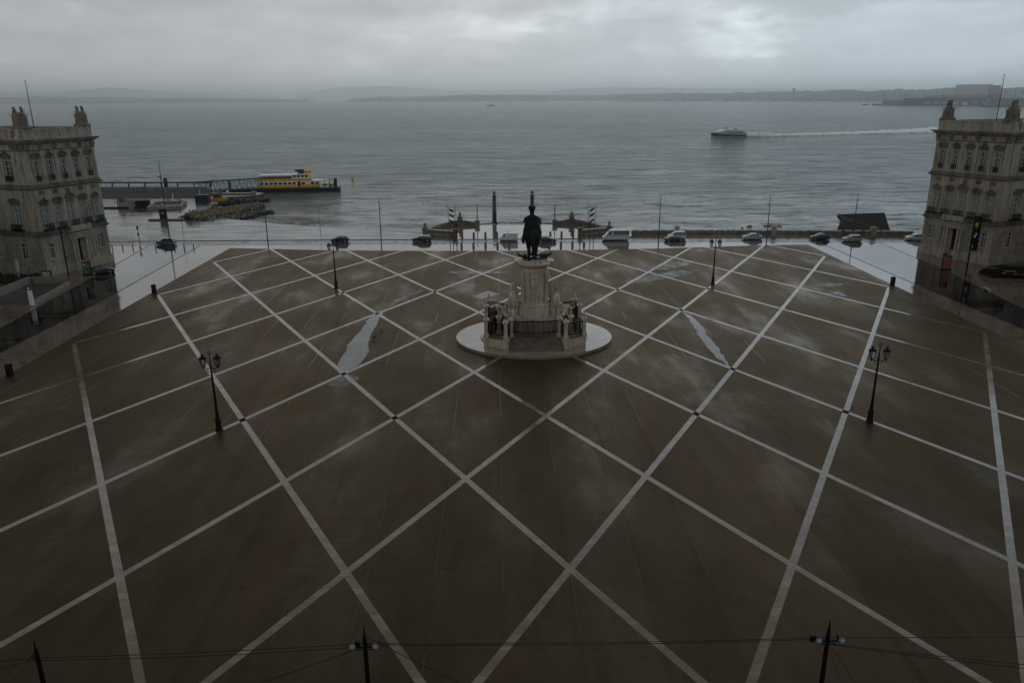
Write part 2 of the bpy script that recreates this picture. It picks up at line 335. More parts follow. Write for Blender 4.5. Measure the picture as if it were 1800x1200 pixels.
def ex_stone(joint, c1, c2, dirt):
    def f(m, N, L, b, nz, rp, src):
        c = rp(nz(0.5, (1,1,0.35), 6, 0.65), [(0.32, c2), (0.6, c1)])
        c = mixc(N, L, 1.0, c, rp(nz(7.0), [(0.3, 0.88), (0.7, 1.1)]), 'MULTIPLY')
        # runs of soot and rain
        run = nz(1.7, (1.6, 1.6, 0.12), 5, 0.65, (2,5,0))
        c = mixc(N, L, rp(run, [(0.52, 0.0), (0.72, dirt)]), c, (0.055, 0.048, 0.04))
        if joint:
            tcg = N.new('ShaderNodeSeparateXYZ'); L.new(src, tcg.inputs[0])
            cx = N.new('ShaderNodeCombineXYZ'); L.new(mth(N, L, 'ADD', tcg.outputs[0], tcg.outputs[1]), cx.inputs[0]); L.new(tcg.outputs[2], cx.inputs[1])
            br = N.new('ShaderNodeTexBrick'); br.inputs['Scale'].default_value = 1; br.inputs['Brick Width'].default_value = 1.15; br.inputs['Row Height'].default_value = 0.52
            br.inputs['Mortar Size'].default_value = joint; br.inputs['Mortar Smooth'].default_value = 0.3
            br.inputs['Color1'].default_value = (1,1,1,1); br.inputs['Color2'].default_value = (0.82,0.80,0.77,1); br.inputs['Mortar'].default_value = (0.30,0.28,0.25,1)
            L.new(cx.outputs[0], br.inputs['Vector']); c = mixc(N, L, 1.0, c, br.outputs[0], 'MULTIPLY')
        L.new(c, b.inputs['Base Color'])
        bp = N.new('ShaderNodeBump'); bp.inputs['Distance'].default_value = 0.012; L.new(nz(4.0), bp.inputs['Height']); L.new(bp.outputs[0], b.inputs['Normal'])
    return f
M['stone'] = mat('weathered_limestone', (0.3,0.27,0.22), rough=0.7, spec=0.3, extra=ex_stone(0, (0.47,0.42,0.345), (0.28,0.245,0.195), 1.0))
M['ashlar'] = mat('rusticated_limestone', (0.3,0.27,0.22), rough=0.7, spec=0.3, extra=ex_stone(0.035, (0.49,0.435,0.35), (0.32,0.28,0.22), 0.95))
M['trim'] = mat('weathered_shade_darkened_trim', (0.2,0.18,0.15), rough=0.75, spec=0.3, extra=ex_stone(0, (0.23,0.20,0.165), (0.07,0.062,0.05), 1.0))  # weathered stone, base colour darkened further to stand in for shade under ledges
M['trophy'] = mat('sooty_carved_stone', (0.2,0.18,0.15), rough=0.75, spec=0.3, extra=ex_stone(0, (0.27,0.225,0.175), (0.10,0.085,0.065), 1.0))
M['marble'] = mat('monument_stone', (0.4,0.37,0.32), rough=0.45, spec=0.45, extra=ex_stone(0, (0.58,0.49,0.38), (0.36,0.275,0.19), 0.9))
M['step'] = mat('wet_monument_step', (0.20,0.17,0.13), rough=0.3, spec=0.4, var=0.2, vscale=1.2, col2=(0.10,0.08,0.055))
M['disc'] = mat('wet_polished_stone', (0.30,0.255,0.205), rough=0.06, spec=0.75, col2=(0.21,0.17,0.13), vscale=0.5, rvar=(0.03,0.10))
M['bronze'] = mat('dark_bronze', (0.003,0.004,0.004), rough=0.55, spec=0.15, col2=(0.006,0.011,0.009), vscale=1.2, bump=0.02, bscale=4)
M['iron'] = mat('black_iron', (0.004,0.004,0.005), rough=0.5, spec=0.2)
M['darkmetal'] = mat('dark_grey_metal', (0.03,0.031,0.033), rough=0.4)
M['glass'] = mat('window_glass', (0.03,0.045,0.048), rough=0.08, spec=0.9, var=0.3, vscale=0.7)
M['curtain'] = mat('window_with_blind', (0.15,0.25,0.25), rough=0.15, spec=0.9, var=0.25, vscale=0.6)
M['frame'] = mat('white_window_frame', (0.62,0.63,0.62), rough=0.5)
M['black'] = mat('deep_black', (0.003,0.003,0.004), rough=0.7, spec=0.1)
M['yellowwall'] = mat('ochre_render', (0.095,0.062,0.032), rough=0.8, var=0.18, vscale=0.5)
M['white'] = mat('white_paint', (0.80,0.81,0.82), rough=0.35, spec=0.5, var=0.08)
M['yellow'] = mat('yellow_paint', (0.80,0.40,0.01), rough=0.4, var=0.1)
M['lime'] = mat('yellow_green_paint', (0.42,0.36,0.02), rough=0.5)
M['teal'] = mat('teal_steel', (0.05,0.19,0.19), rough=0.5, var=0.25)
M['tyre'] = mat('tyre_rubber', (0.012,0.012,0.012), rough=0.7)
M['rim'] = mat('wheel_rim', (0.35,0.36,0.37), rough=0.3, metal=0.8)
M['carglass'] = mat('car_glass', (0.008,0.012,0.014), rough=0.04, spec=0.8)
M['red'] = mat('red_paint', (0.16,0.012,0.01), rough=0.4)
M['redlens'] = mat('red_lens', (0.25,0.008,0.008), rough=0.2)
M['lens'] = mat('headlight_lens', (0.5,0.5,0.5), rough=0.1)
M['bluecont'] = mat('navy_box', (0.008,0.010,0.03), rough=0.5)
M['concrete'] = mat('pale_concrete', (0.22,0.205,0.18), rough=0.55, var=0.2, vscale=0.6)
M['dconcrete'] = mat('dark_wet_concrete', (0.07,0.065,0.058), rough=0.35, col2=(0.03,0.028,0.024), vscale=0.5)
M['rock'] = mat('shore_rock', (0.20,0.15,0.09), rough=0.6, col2=(0.10,0.075,0.045), vscale=0.7)
M['weed'] = mat('weedy_rock', (0.018,0.018,0.012), rough=0.4, var=0.4)
M['grassbank'] = mat('grassy_bank', (0.022,0.028,0.012), rough=0.9, var=0.5, vscale=0.8)
M['greenad'] = mat('green_poster', (0.06,0.17,0.012), rough=0.4, var=0.1)
M['redad'] = mat('red_poster', (0.22,0.035,0.015), rough=0.4, var=0.15)
M['navy'] = mat('navy_hull', (0.012,0.018,0.035), rough=0.35, var=0.1)
M['greyblue'] = mat('grey_blue_paint', (0.30,0.35,0.42), rough=0.4, var=0.2)
M['clearglass'] = mat('clear_glass', (0.5,0.55,0.55), rough=0.02, var=0.05)
M['clearglass'].node_tree.nodes['Principled BSDF'].inputs['Transmission Weight'].default_value = 0.95
M['clearglass'].node_tree.nodes['Principled BSDF'].inputs['IOR'].default_value = 1.03
M['grayglass'] = mat('frosted_glass_screen', (0.16,0.17,0.19), rough=0.2, var=0.15, vscale=0.5)
M['canvas'] = mat('off_white_canvas', (0.42,0.42,0.42), rough=0.8, var=0.1)
# ------------------------------------------------------------------ ground, roads, water
def struct(o): o['kind'] = 'structure'; return o
SHORE = [(97.5,186.9),(28.7,192.6),(24,195),(23,202),(20,206.8),(16,210.3),(14.4,210.4),(10.5,209),(-10.5,209),(-14.4,210.4),(-16,210.3),(-20,206.8),(-23,202),(-23.2,195.4),
         (-33,199.5),(-43.4,203.3),(-52,208),(-60.5,212),(-70,216.5),(-78.6,219.5),(-90,220.5),(-95,232),(-99,262),(-112,288),(-160,290),(-420,292)]
land = [(420,170)]+SHORE+[(-420,-160),(420,-160)]
g = MB(); g.prism(land, -4.0, 0.0); struct(g.build('ground', M['paving']))
# sloping beach where the river laps on the left
bs = [(-23.2,195.4),(-33,199.5),(-43.4,203.3),(-52,208),(-60.5,212),(-70,216.5),(-78.6,219.5)]
b = MB(); vs = []; 
for i,(x,y) in enumerate(bs): vs += [(x,y-.3,-0.02),(x+1.6,y+3.6+(i%3)*.7,-1.9)]
b.add(vs, [(2*i,2*i+1,2*i+3,2*i+2)[::-1] for i in range(len(bs)-1)])
struct(b.build('beach', M['step']))
w = MB(); w.add([(-14000,160,-1.25),(14000,160,-1.25),(14000,16000,-1.25),(-14000,16000,-1.25)], [(0,1,2,3)])
struct(w.build('river_water', M['water']))
SQ = [(-68.9,178.8),(-58.2,177.2),(-46.2,175.1),(-31.5,173.7),(-19.9,172.7),(-1.8,171.9),(11.1,172.0),(31.7,172.9),(44.1,174.2),(55.1,175.4),(67.2,175.9),(66.9,-60),(-66.9,-60)]
SQ[0] = (-67.6,178.7)
struct(MB().sheet(SQ, 0.004).build('square_surface', M['square']))
def yback(x):
    p = sorted(SQ[:11])
    for (a,b_),(c,d) in zip(p, p[1:]):
        if a <= x <= c: return b_+(d-b_)*(x-a)/(c-a)
    return 172
LX, LY, Y0 = 8.2175, 14.233, 77.084
# pale lattice bands: two families at 60 degrees
bands = MB(); q3 = math.sqrt(3); hw = 0.30/math.sin(R(60))   # half width measured along x
XL = 65.6
def clip(sgn, c):
    # line x = c + sgn*(y-Y0)/q3 ; y range where |x|<=XL and y<=back edge
    y0, y1 = -55.0, 190.0
    ya, yb = sorted((Y0+sgn*q3*(-XL-c), Y0+sgn*q3*(XL-c)))
    y0, y1 = max(y0, ya), min(y1, yb)
    def xx(y): return c+sgn*(y-Y0)/q3
    while y1 > y0 and y1 > yback(max(-67,min(67,xx(y1)))): y1 -= 0.02
    return y0, y1, xx
for sgn, z in ((1, 0.008), (-1, 0.012)):
    for i in range(-20, 21):
        c = i*2*LX; y0, y1, xx = clip(sgn, c)
        if y1-y0 < 1: continue
        bands.add([(xx(y0)-hw,y0,z),(xx(y0)+hw,y0,z),(xx(y1)+hw,y1,z),(xx(y1)-hw,y1,z)], [(0,1,2,3)])
struct(bands.build('paving_bands', M['band']))
# thin construction joints filled with pale dust and water
jt = MB()
for n in range(-13, 14):
    x = 4.95*n; rr = random.Random(n)
    y = -50.0
    while y < yback(x)-1:
        l = rr.uniform(3, 18); e = min(y+l, yback(x)-0.4); wv = rr.choice((0.02, 0.03, 0.045)) if y > 70 else 0.01
        if abs(x) > 12 or not (95 < y < 116): jt.add([(x-wv,y,0.006),(x+wv,y,0.006),(x+wv,e,0.006),(x-wv,e,0.006)], [(0,1,2,3)])
        y = e+rr.uniform(1, 22)
struct(jt.build('paving_joints', M['joint']))
# streets
near = [(-420,184),(-96.3,182.6),(-76,182.4),(-47.6,181.7),(-20.5,180.8),(5.1,180.3),(25.3,180),(38.9,179.9),(52.5,179.7),(71.1,178.6),(91.7,176.7),(420,150)]
far = [(-420,190),(-99.2,188.9),(-78.4,188.8),(-43.5,188.1),(-21.1,187.2),(5.4,186.7),(26.3,186.3),(40.3,186.1),(54.2,185.6),(73.4,184.5),(94.6,182.4),(420,157)]
struct(MB().sheet(near+far[::-1], 0.004).build('river_road', M['asphalt']))
struct(MB().sheet([(-73.8,-60),(-73.8,135.6),(-75.8,182.35),(-88.2,182.4),(-84.1,145.1),(-81,113),(-80.5,-60)], 0.0045).build('side_road', M['lane']))
struct(MB().sheet([(73.2,-60),(72.4,110),(71.4,135.5),(70.9,178.5),(84.8,177.3),(83.5,149.8),(79.6,117.4),(79,-60)], 0.0045).build('side_road', M['lane']))
struct(MB().sheet([(-420,190.2),(-99.2,189.2),(-78.4,189.1),(-43.5,188.4),(-24,187.6),(-23.6,194.8)]+[(x,y-.5) for x,y in SHORE[10:17]]+[(-95,231.5),(-99.3,262),(-112.2,287.5),(-420,287.5)], 0.005).build('quay_surface', M['quay']))
k = MB()
def strip(mb, pts, w_, z0, z1):
    for (ax,ay),(bx,by) in zip(pts, pts[1:]):
        d = Vector((bx-ax,by-ay)).normalized(); n = Vector((-d.y,d.x))*w_/2
        mb.prism([(ax-n.x,ay-n.y),(bx-n.x,by-n.y),(bx+n.x,by+n.y),(ax+n.x,ay+n.y)], z0, z1)
strip(k, [(x,y+.12) for x,y in far], 0.24, -0.1, 0.11)
struct(k.build('kerb', M['kerb']))
k = MB()
for pts in ([(-81.0,113.4),(-84.1,145.1),(-88.2,182.4)], [(79.6,117.4),(83.5,149.8),(84.8,177.3)], [(-73.8,60),(-73.8,135.6),(-75.8,182.4)], [(72.6,60),(72.4,110),(71.4,135.5),(70.9,178.5)]):
    strip(k, pts, 0.28, -0.05, 0.009)
struct(k.build('drain_channel', M['iron']))
k = MB()
for n in range(-6, 6):
    y = 149.2+14.32*n
    if y < 178:
        a = -74 if y < 140 else -74.6; bq = -81+max(0,y-113)*-0.103
        k.add([(bq,y,0.010),(a,y,0.010),(a,y+.22,0.010),(bq,y+.22,0.010)], [(0,1,2,3)])
    y = 145.4+13.6*n
    if y < 176:
        bq = 79.3+max(0,y-117)*0.10; k.add([(72,y,0.010),(bq,y,0.010),(bq,y+.22,0.010),(72,y+.22,0.010)], [(0,1,2,3)])
struct(k.build('road_cross_bands', M['band']))
k = MB(); k.box(-18.4,182.2,0.0045,-17.4,184.2,0.009)
for x in range(-88, 96, 6):
    if abs(x) > 18: k.add([(x,183.6,0.009),(x+2.2,183.6,0.009),(x+2.2,183.72,0.009),(x,183.72,0.009)], [(0,1,2,3)])
struct(k.build('road_markings', M['kerb']))
# black drain covers set where the bands cross
DC = [(-2,0),(2,0),(-3,1),(3,1),(-4,0),(4,0),(-3,3),(3,3),(-2,4),(2,4),(-4,4),(4,4)]
for n,(i,j) in enumerate(DC):
    x, y = i*LX, Y0+j*LY; m_ = MB(); a, c_ = 0.42, 0.62
    m_.prism([(-a,0),(0,-c_),(a,0),(0,c_)], 0.0, 0.020)
    for t in (-.3,-.15,0,.15,.3): m_.box(-a*(1-abs(t)/c_)*.8, t-.02, 0.02, a*(1-abs(t)/c_)*.8, t+.02, 0.026)
    o = m_.build('drain_cover', M['black'], loc=(x,y,0.012))
    side = 'left' if i < 0 else 'right'
    where = {(2,0):'nearest the camera before the monument', (3,1):'at the near end of the puddle', (4,0):'beside the near street lamp', (3,3):'at the far end of the puddle', (2,4):'behind the monument', (4,4):'by the far lamp foot'}[(abs(i),j)]
    tag(o, f'black lozenge drain cover {where}, {side} side', 'drain cover', 'drain covers at the band crossings')
# puddles
def puddle(pts, label):
    ce = Vector((sum(p[0] for p in pts)/len(pts), sum(p[1] for p in pts)/len(pts))); out = []
    n = len(pts)
    for i in range(n):
        a, b_, c_, d = [Vector(pts[(i+k_-1)%n]) for k_ in range(4)]
        for t in (0, .125, .25, .375, .5, .625, .75, .875):
            p = 0.5*((2*b_)+(c_-a)*t+(2*a-5*b_+4*c_-d)*t*t+(3*b_-a-3*c_+d)*t**3)
            p += Vector((noise.noise((p.x*.9,p.y*.6,1)),noise.noise((p.x*.9,p.y*.6,5))))*0.22+Vector((noise.noise((p.x*3.1,p.y*1.3,2)),noise.noise((p.x*3.1,p.y*1.3,8))))*0.30; out.append((p.x,p.y))
    o = MB().sheet(out, 0.0075).build('puddle', M['puddle']); o['label'] = label; return struct(o)
def grow(pts, k):
    c = Vector((sum(p[0] for p in pts)/len(pts), sum(p[1] for p in pts)/len(pts)))
    return [(c.x+(x-c.x)*(1+k), c.y+(y-c.y)*(1+k*0.35)) for x, y in pts]
PL = [(-25.5,116.8),(-24.3,119.6),(-23.9,120.4),(-23.9,110.5),(-23.8,105.9),(-23.2,101.7),(-23.1,97.7),(-23.4,95.0),(-24.8,91.4),(-26.1,94.4),(-26.0,99.3),(-26.3,103.3),(-26.0,107.1),(-25.6,113.0)]
PR = [(24.6,118.6),(25.3,116.3),(25.7,112.0),(25.3,106.1),(25.2,101.1),(25.1,98.2),(24.8,94.7),(24.4,91.3),(24.3,93.9),(23.9,95.9),(23.8,99.5),(23.9,103.8),(24.3,109.5),(24.6,114.7)]
PL = [(x, y) for x, y in PL]
def damp(pts, z=0.0062):
    o = puddle(pts, 'damp'); o.name = 'damp_patch'; o.data.materials[0] = M['damp']; o.location.z = z-0.0075; del o['label']
puddle(PL, 'puddle left of the monument')
puddle(PR, 'puddle right of the monument')
damp([(-26.3,88.5),(-24.4,86.5),(-22.6,88),(-22.9,90.5),(-24.5,91.0)]); damp([(-24.5,121.2),(-23.8,120.9),(-22.4,126),(-20.5,131.5),(-18.6,135.2),(-20.6,134.0),(-23.2,127.5)])
damp([(52.7,136.4),(55.1,137.5),(58.8,136.7),(55.4,134.8),(52.7,135.2)]); damp([(52.3,130.2),(54.2,131.2),(55.4,130.5),(55.1,127.5),(53.7,128.4)])
damp([(-15.0,150.5),(-10,151.5),(-3,150.2),(-5,148.6),(-12,148.4)]); damp([(20,139),(27,142.5),(33,147),(31,149.5),(24,145),(19,141)]); damp([(26,150),(33,153.5),(36,158.5),(31,157.5),(26,153)])
# darker patch frame near the monument
pf = MB(); A = [(-9.6,130.3),(-7.9,128.3),(-4.9,131.8),(-6.9,134.2)]
pf.sheet(A, 0.0068); struct(pf.build('paving_patch', M['joint']))
# ------------------------------------------------------------------ the two corner towers of the square
def wall_holes(mb, T, u0, u1, z0, z1, holes, depth):
    """wall in the local (u,z) plane with window openings and their reveals; T maps (u,w,z) to a point, w inward"""
    us = sorted({u0, u1}|{h[0] for h in holes}|{h[1] for h in holes}); zs = sorted({z0, z1}|{h[2] for h in holes}|{h[3] for h in holes})
    for a, b_ in zip(us, us[1:]):
        for c, d in zip(zs, zs[1:]):
            mu, mz = (a+b_)/2, (c+d)/2
            if any(h[0] < mu < h[1] and h[2] < mz < h[3] for h in holes): continue
            mb.add([T(a,0,c),T(b_,0,c),T(b_,0,d),T(a,0,d)], [(0,1,2,3)])
    for a, b_, c, d in holes:
        mb.add([T(a,0,c),T(b_,0,c),T(b_,depth,c),T(a,depth,c)], [(0,1,2,3)])
        mb.add([T(a,0,d),T(b_,0,d),T(b_,depth,d),T(a,depth,d)], [(3,2,1,0)])
        mb.add([T(a,0,c),T(a,0,d),T(a,depth,d),T(a,depth,c)], [(3,2,1,0)])
        mb.add([T(b_,0,c),T(b_,0,d),T(b_,depth,d),T(b_,depth,c)], [(0,1,2,3)])
def tbox(mb, T, u0, u1, w0, w1, z0, z1):
    p = [T(u,w,z) for z in (z0,z1) for u,w in ((u0,w0),(u1,w0),(u1,w1),(u0,w1))]
    mb.add(p, [(0,3,2,1),(4,5,6,7),(0,1,5,4),(1,2,6,5),(2,3,7,6),(3,0,4,7)])
def tpoly(mb, T, pts, w0, w1):
    n = len(pts)
    mb.add([T(u,w0,z) for u,z in pts]+[T(u,w1,z) for u,z in pts], [tuple(range(n)), tuple(range(n,2*n))[::-1]]+[(i,n+i,n+(i+1)%n,(i+1)%n) for i in range(n)])
def tower(loc, rz, s, label):
    LN, DP = 16.1, 26.0            # face towards the square, depth away from it
    root = empty('corner_tower', loc, rz, label, 'palace tower', 'stone corner towers of the square')
    TA = lambda u,w,z: (s*w, u, z)                 # face A looks at the square; u runs towards the river
    TB = lambda u,w,z: (s*u, w, z)                 # face B looks at the camera;  u runs away from the square
    z1, z2, z3 = 8.3, 17.5, 25.6                    # string courses and cornice
    ba = [1.9+3.07*i for i in range(5)]             # bays on face A (centres)
    bb = [5.0, 11.4, 17.8, 23.0]
    wins = []
    for i, c in enumerate(ba):
        if i not in (2,3): wins.append((TA, c, 0.62, 3.3, 6.3, 'low', i))
        if i == 3: wins.append((TA, c+0.1, 0.28, 3.2, 6.2, 'slit', i))
        wins.append((TA, c, 0.64, 9.2, 13.3, 'mid', i)); wins.append((TA, c, 0.58, 18.4, 22.1, 'top', i))
    for i, c in enumerate(bb):
        wins.append((TB, c, 0.95, 3.2, 6.4, 'low', i)); wins.append((TB, c, 1.0, 9.2, 13.4, 'mid', i+1)); wins.append((TB, c, 0.95, 18.4, 22.2, 'top', i+1))
    hA = [(c-h, c+h, a, b_) for T,c,h,a,b_,k,i in wins if T is TA]; hB = [(c-h, c+h, a, b_) for T,c,h,a,b_,k,i in wins if T is TB]
    door = (ba[2]-0.95, ba[2]+0.95, 1.3, 6.5)
    D = 0.42
    low = MB(); up = MB()
    wall_holes(low, TA, 0, LN, 0, z1, [h for h in hA if h[3] < z1]+[door], D); wall_holes(low, TB, 0, DP, 0, z1, [h for h in hB if h[3] < z1], D)
    wall_holes(up, TA, 0, LN, z1, z3, [h for h in hA if h[2] > z1], D); wall_holes(up, TB, 0, DP, z1, z3, [h for h in hB if h[2] > z1], D)
    for mb_, a, b_ in ((low, 0, z1), (up, z1, z3)):   # river side and far side
        mb_.add([TA(LN,0,a),TA(LN,DP,a),TA(LN,DP,b_),TA(LN,0,b_)], [(0,1,2,3)])
        mb_.add([TA(0,DP,a),TA(LN,DP,a),TA(LN,DP,b_),TA(0,DP,b_)], [(0,1,2,3)])
    inner = MB(); tbox(inner, TA, 1.2, LN-0.6, 1.2, DP-0.6, 0.2, z3-0.1)
    low.build('ground_storey', M['ashlar'], root); up.build('upper_storeys', M['stone'], root); inner.build('dark_interior', M['black'], root)
    # plinth, string courses, cornice, parapet : rings round the two visible faces (butted, each proud of the wall)
    def ring(mb, out, a, b_):
        mb.box(*( (s*(-out), -out, a, s*(DP+out), 0.0, b_) )); mb.box(s*(-out), 0.0, a, 0.0, LN+out, b_); mb.box(0.0, LN, a, s*(DP+out), LN+out, b_)
    pl = MB(); ring(pl, 0.30, -0.1, 1.55); ring(pl, 0.18, 1.553, 1.75); pl.build('plinth', M['stone'], root)
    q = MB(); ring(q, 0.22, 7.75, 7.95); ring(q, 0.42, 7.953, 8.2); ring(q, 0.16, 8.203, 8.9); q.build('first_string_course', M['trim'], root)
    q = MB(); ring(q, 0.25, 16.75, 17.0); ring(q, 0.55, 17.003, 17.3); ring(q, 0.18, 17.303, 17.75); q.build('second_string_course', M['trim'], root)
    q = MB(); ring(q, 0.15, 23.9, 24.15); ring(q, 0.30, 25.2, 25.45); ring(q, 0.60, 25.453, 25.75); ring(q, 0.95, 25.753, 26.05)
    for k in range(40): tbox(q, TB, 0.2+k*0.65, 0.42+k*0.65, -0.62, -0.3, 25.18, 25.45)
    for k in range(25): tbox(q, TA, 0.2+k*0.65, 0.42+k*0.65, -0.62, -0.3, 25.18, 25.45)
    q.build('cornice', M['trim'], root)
    # roof deck behind the parapet
    rf = MB(); rf.box(0, 0, 25.9, s*DP, LN, 26.1); rf.build('roof_deck', M['dconcrete'], root)
    par = MB()
    for a, b_ in ((26.053, 26.35), (27.75, 28.0)):
        par.box(s*(-0.12), -0.12, a, s*DP, 0.45, b_); par.box(s*(-0.12), 0.45, a, s*0.45, LN, b_); par.box(s*(-0.12), LN-0.45, a, s*DP, LN+0.12, b_) if False else None
        par.box(s*0.45, LN-0.45, a, s*DP, LN+0.12, b_)
    par.box(s*0.02, 0.45, 26.353, s*0.30, LN-0.3, 27.747)
    for i in range(6): tbox(par, TA, 0.1+i*3.07+(0.15 if i==0 else 0), 0.75+i*3.07, -0.1, 0.5, 26.352, 27.9) if i < 5 else None
    tbox(par, TA, LN-0.8, LN, -0.1, 0.5, 26.352, 27.9)
    par.box(s*0.45, LN-0.28, 26.353, s*DP, LN-0.05, 27.747)
    for c in (0.0, 1.9, 7.3, 8.3, 13.7, 14.7, 20.1): tbox(par, TB, c+0.52, c+1.3, -0.1, 0.5, 26.352, 27.9)
    par.build('parapet', M['stone'], root)
    for c in (3.3, 9.7, 16.1):
        bal = MB()
        for k in range(12):
            x = c+0.05+k*0.31; bal.lathe([(0.09,0),(0.10,0.3),(0.05,0.8),(0.09,1.38)], TB(x, 0.17, 26.36), 6)
        tbox(bal, TB, c-0.05, c+3.6, 0.06, 0.28, 26.354, 26.45)
        bal.build('balustrade', M['stone'], root)
    # pilasters with capitals
    def pil(T, c, w=0.30):
        for a, b_ in ((8.9, 16.75), (17.75, 23.9)):
            p = MB(); tbox(p, T, c-w, c+w, -0.12, 0.0, a, b_); tbox(p, T, c-w*1.3, c+w*1.3, -0.15, 0.0, a, a+0.5)
            o = p.build('pilaster', M['stone'], root)
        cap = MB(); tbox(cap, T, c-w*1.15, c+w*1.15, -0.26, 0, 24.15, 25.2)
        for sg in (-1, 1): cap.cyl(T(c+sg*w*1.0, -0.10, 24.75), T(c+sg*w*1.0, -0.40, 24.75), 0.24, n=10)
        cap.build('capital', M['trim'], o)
    for c in [0.35]+[ (ba[i]+ba[i+1])/2 for i in range(4)]+[LN-0.4]: pil(TA, c)
    for c in (0.45, 1.7, 2.9, 8.2, 14.6, 20.6, 25.4): pil(TB, c)
    for c in ba:
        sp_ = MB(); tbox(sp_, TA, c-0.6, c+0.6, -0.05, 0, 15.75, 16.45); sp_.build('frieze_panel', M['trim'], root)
    # windows, each with surround, sash, pane, head and little iron rail
    for T, c, h, a, b_, kind, i in wins:
        w = MB(); e = 0.22 if kind != 'slit' else 0.12
        tbox(w, T, c-h-e, c-h, -0.08, 0.05, a-e, b_+e); tbox(w, T, c+h, c+h+e, -0.08, 0.05, a-e, b_+e)
        tbox(w, T, c-h, c+h, -0.08, 0.05, b_, b_+e); tbox(w, T, c-h, c+h, -0.12, 0.05, a-e, a)
        wo = w.build('window', M['stone'], root)
        g_ = MB(); g_.add([T(c-h,D-0.06,a),T(c+h,D-0.06,a),T(c+h,D-0.06,b_),T(c-h,D-0.06,b_)], [(0,1,2,3)])
        blind = (kind == 'mid') or (kind == 'low' and i % 2 == 1)
        g_.build('pane', M['curtain'] if blind else M['glass'], wo)
        f = MB(); t = 0.055
        for x0, x1 in ((c-h, c-h+t*1.5), (c-t, c+t), (c+h-t*1.5, c+h)): tbox(f, T, x0, x1, D-0.16, D-0.07, a, b_)
        tr = b_-(b_-a)*0.27
        for z0, z1_ in ((a, a+t*2), (tr-t, tr+t), (b_-t*2, b_)): tbox(f, T, c-h+t*1.5+0.001, c+h-t*1.5-0.001, D-0.165, D-0.075, z0, z1_)
        if kind != 'slit':
            for zz in (a+(tr-a)*0.36, a+(tr-a)*0.68): tbox(f, T, c-h+t*1.5+0.001, c+h-t*1.5-0.001, D-0.13, D-0.078, zz-0.02, zz+0.02)
        f.build('sash', M['frame'], wo)
        if kind in ('mid', 'top'):
            pd = MB(); zb = b_+0.62+(0.28 if kind == 'mid' else 0.1); hw_ = h+0.42; big = (kind == 'mid' and i == 2 and T is TA)
            if big: hw_ = h+0.75; zb += 0.35
            tbox(pd, T, c-h-0.2, c+h+0.2, -0.10, 0, b_+e+0.002, zb)
            tbox(pd, T, c-hw_, c+hw_, -0.42, 0, zb, zb+0.16)
            arch = (i % 2 == 0) if not big else False
            if kind == 'mid': arch = not arch if not big else False
            R_ = 0.62 if not big else 0.95
            if arch: pts = [(c+hw_*math.cos(math.pi*k/10), zb+0.16+R_*1.15*math.sin(math.pi*k/10)) for k in range(11)]
            else: pts = [(c+hw_, zb+0.16), (c, zb+0.16+R_*1.3), (c-hw_, zb+0.16)]
            n = len(pts); ins = [(c+(u-c)*0.72, zb+0.22+(z-zb-0.16)*0.62) for u, z in pts]
            for k in range(n-1):
                (ua, za), (ub, zb_), (uc, zc), (ud, zd) = pts[k], pts[k+1], ins[k+1], ins[k]
                pd.add([T(ua,-0.42,za),T(ub,-0.42,zb_),T(uc,-0.42,zc),T(ud,-0.42,zd), T(ua,0,za),T(ub,0,zb_),T(uc,0,zc),T(ud,0,zd)],
                       [(0,1,2,3),(0,4,5,1),(3,2,6,7),(0,3,7,4),(1,5,6,2)])
            tpoly(pd, T, ins, -0.14, 0)
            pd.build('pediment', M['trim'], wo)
            rl = MB(); zt = a+1.0; x0, x1 = c-h-(0.35 if kind == 'mid' else 0.02), c+h+(0.35 if kind == 'mid' else 0.02); wo_ = -0.75 if kind == 'mid' else -0.22
            tbox(rl, T, x0, x1, wo_, wo_+0.06, zt-0.06, zt); tbox(rl, T, x0, x1, wo_, wo_+0.06, a-0.05, a+0.04)
            nb = int((x1-x0)/0.12)
            for k in range(nb+1): rl.cyl(T(x0+0.03+(x1-x0-0.06)*k/nb, wo_+0.03, a), T(x0+0.03+(x1-x0-0.06)*k/nb, wo_+0.03, zt), 0.028, n=4)
            if kind == 'mid':
                for xx in (x0, x1-0.05): tbox(rl, T, xx, xx+0.05, wo_+0.06, -0.08, zt-0.06, zt)
                tbox(rl, T, x0-0.08, x1+0.08, wo_-0.06, -0.083, a-0.28, a-0.055)
            rl.build('balcony_rail', M['iron'], wo)
    # columned doorway with its stone balcony
    c = ba[2]+0.35; pr = MB()
    for u in (c-1.95, c-1.25, c+1.25, c+1.95):
        tbox(pr, TA, u-0.36, u+0.36, -1.25, -0.3, 0.0, 1.5)
        b0 = TA(u, -0.78, 1.5); pr.lathe([(0.34,0),(0.30,0.2),(0.27,0.3),(0.25,4.6),(0.32,4.75),(0.34,5.0)], b0, 14)
    tbox(pr, TA, c-2.35, c+2.35, -1.2, -0.31, 6.5, 7.5); tbox(pr, TA, c-2.6, c+2.6, -1.5, -0.45, 7.5, 7.74)
    tbox(pr, TA, c-2.5, c+2.5, -1.45, -1.2, 8.22, 9.15); tbox(pr, TA, c-2.6, c+2.6, -1.52, -0.5, 8.0, 8.2)
    tbox(pr, TA, c-2.5, c-2.25, -1.2, -0.2, 8.95, 9.15); tbox(pr, TA, c+2.25, c+2.5, -1.2, -0.2, 8.95, 9.15)
    pr.build('portico', M['stone'], root)
    dr = MB(); dr.add([TA(door[0],D-0.05,0.0),TA(door[1],D-0.05,0.0),TA(door[1],D-0.05,door[3]),TA(door[0],D-0.05,door[3])], [(0,1,2,3)])
    dr.build('door', M['black'], root)
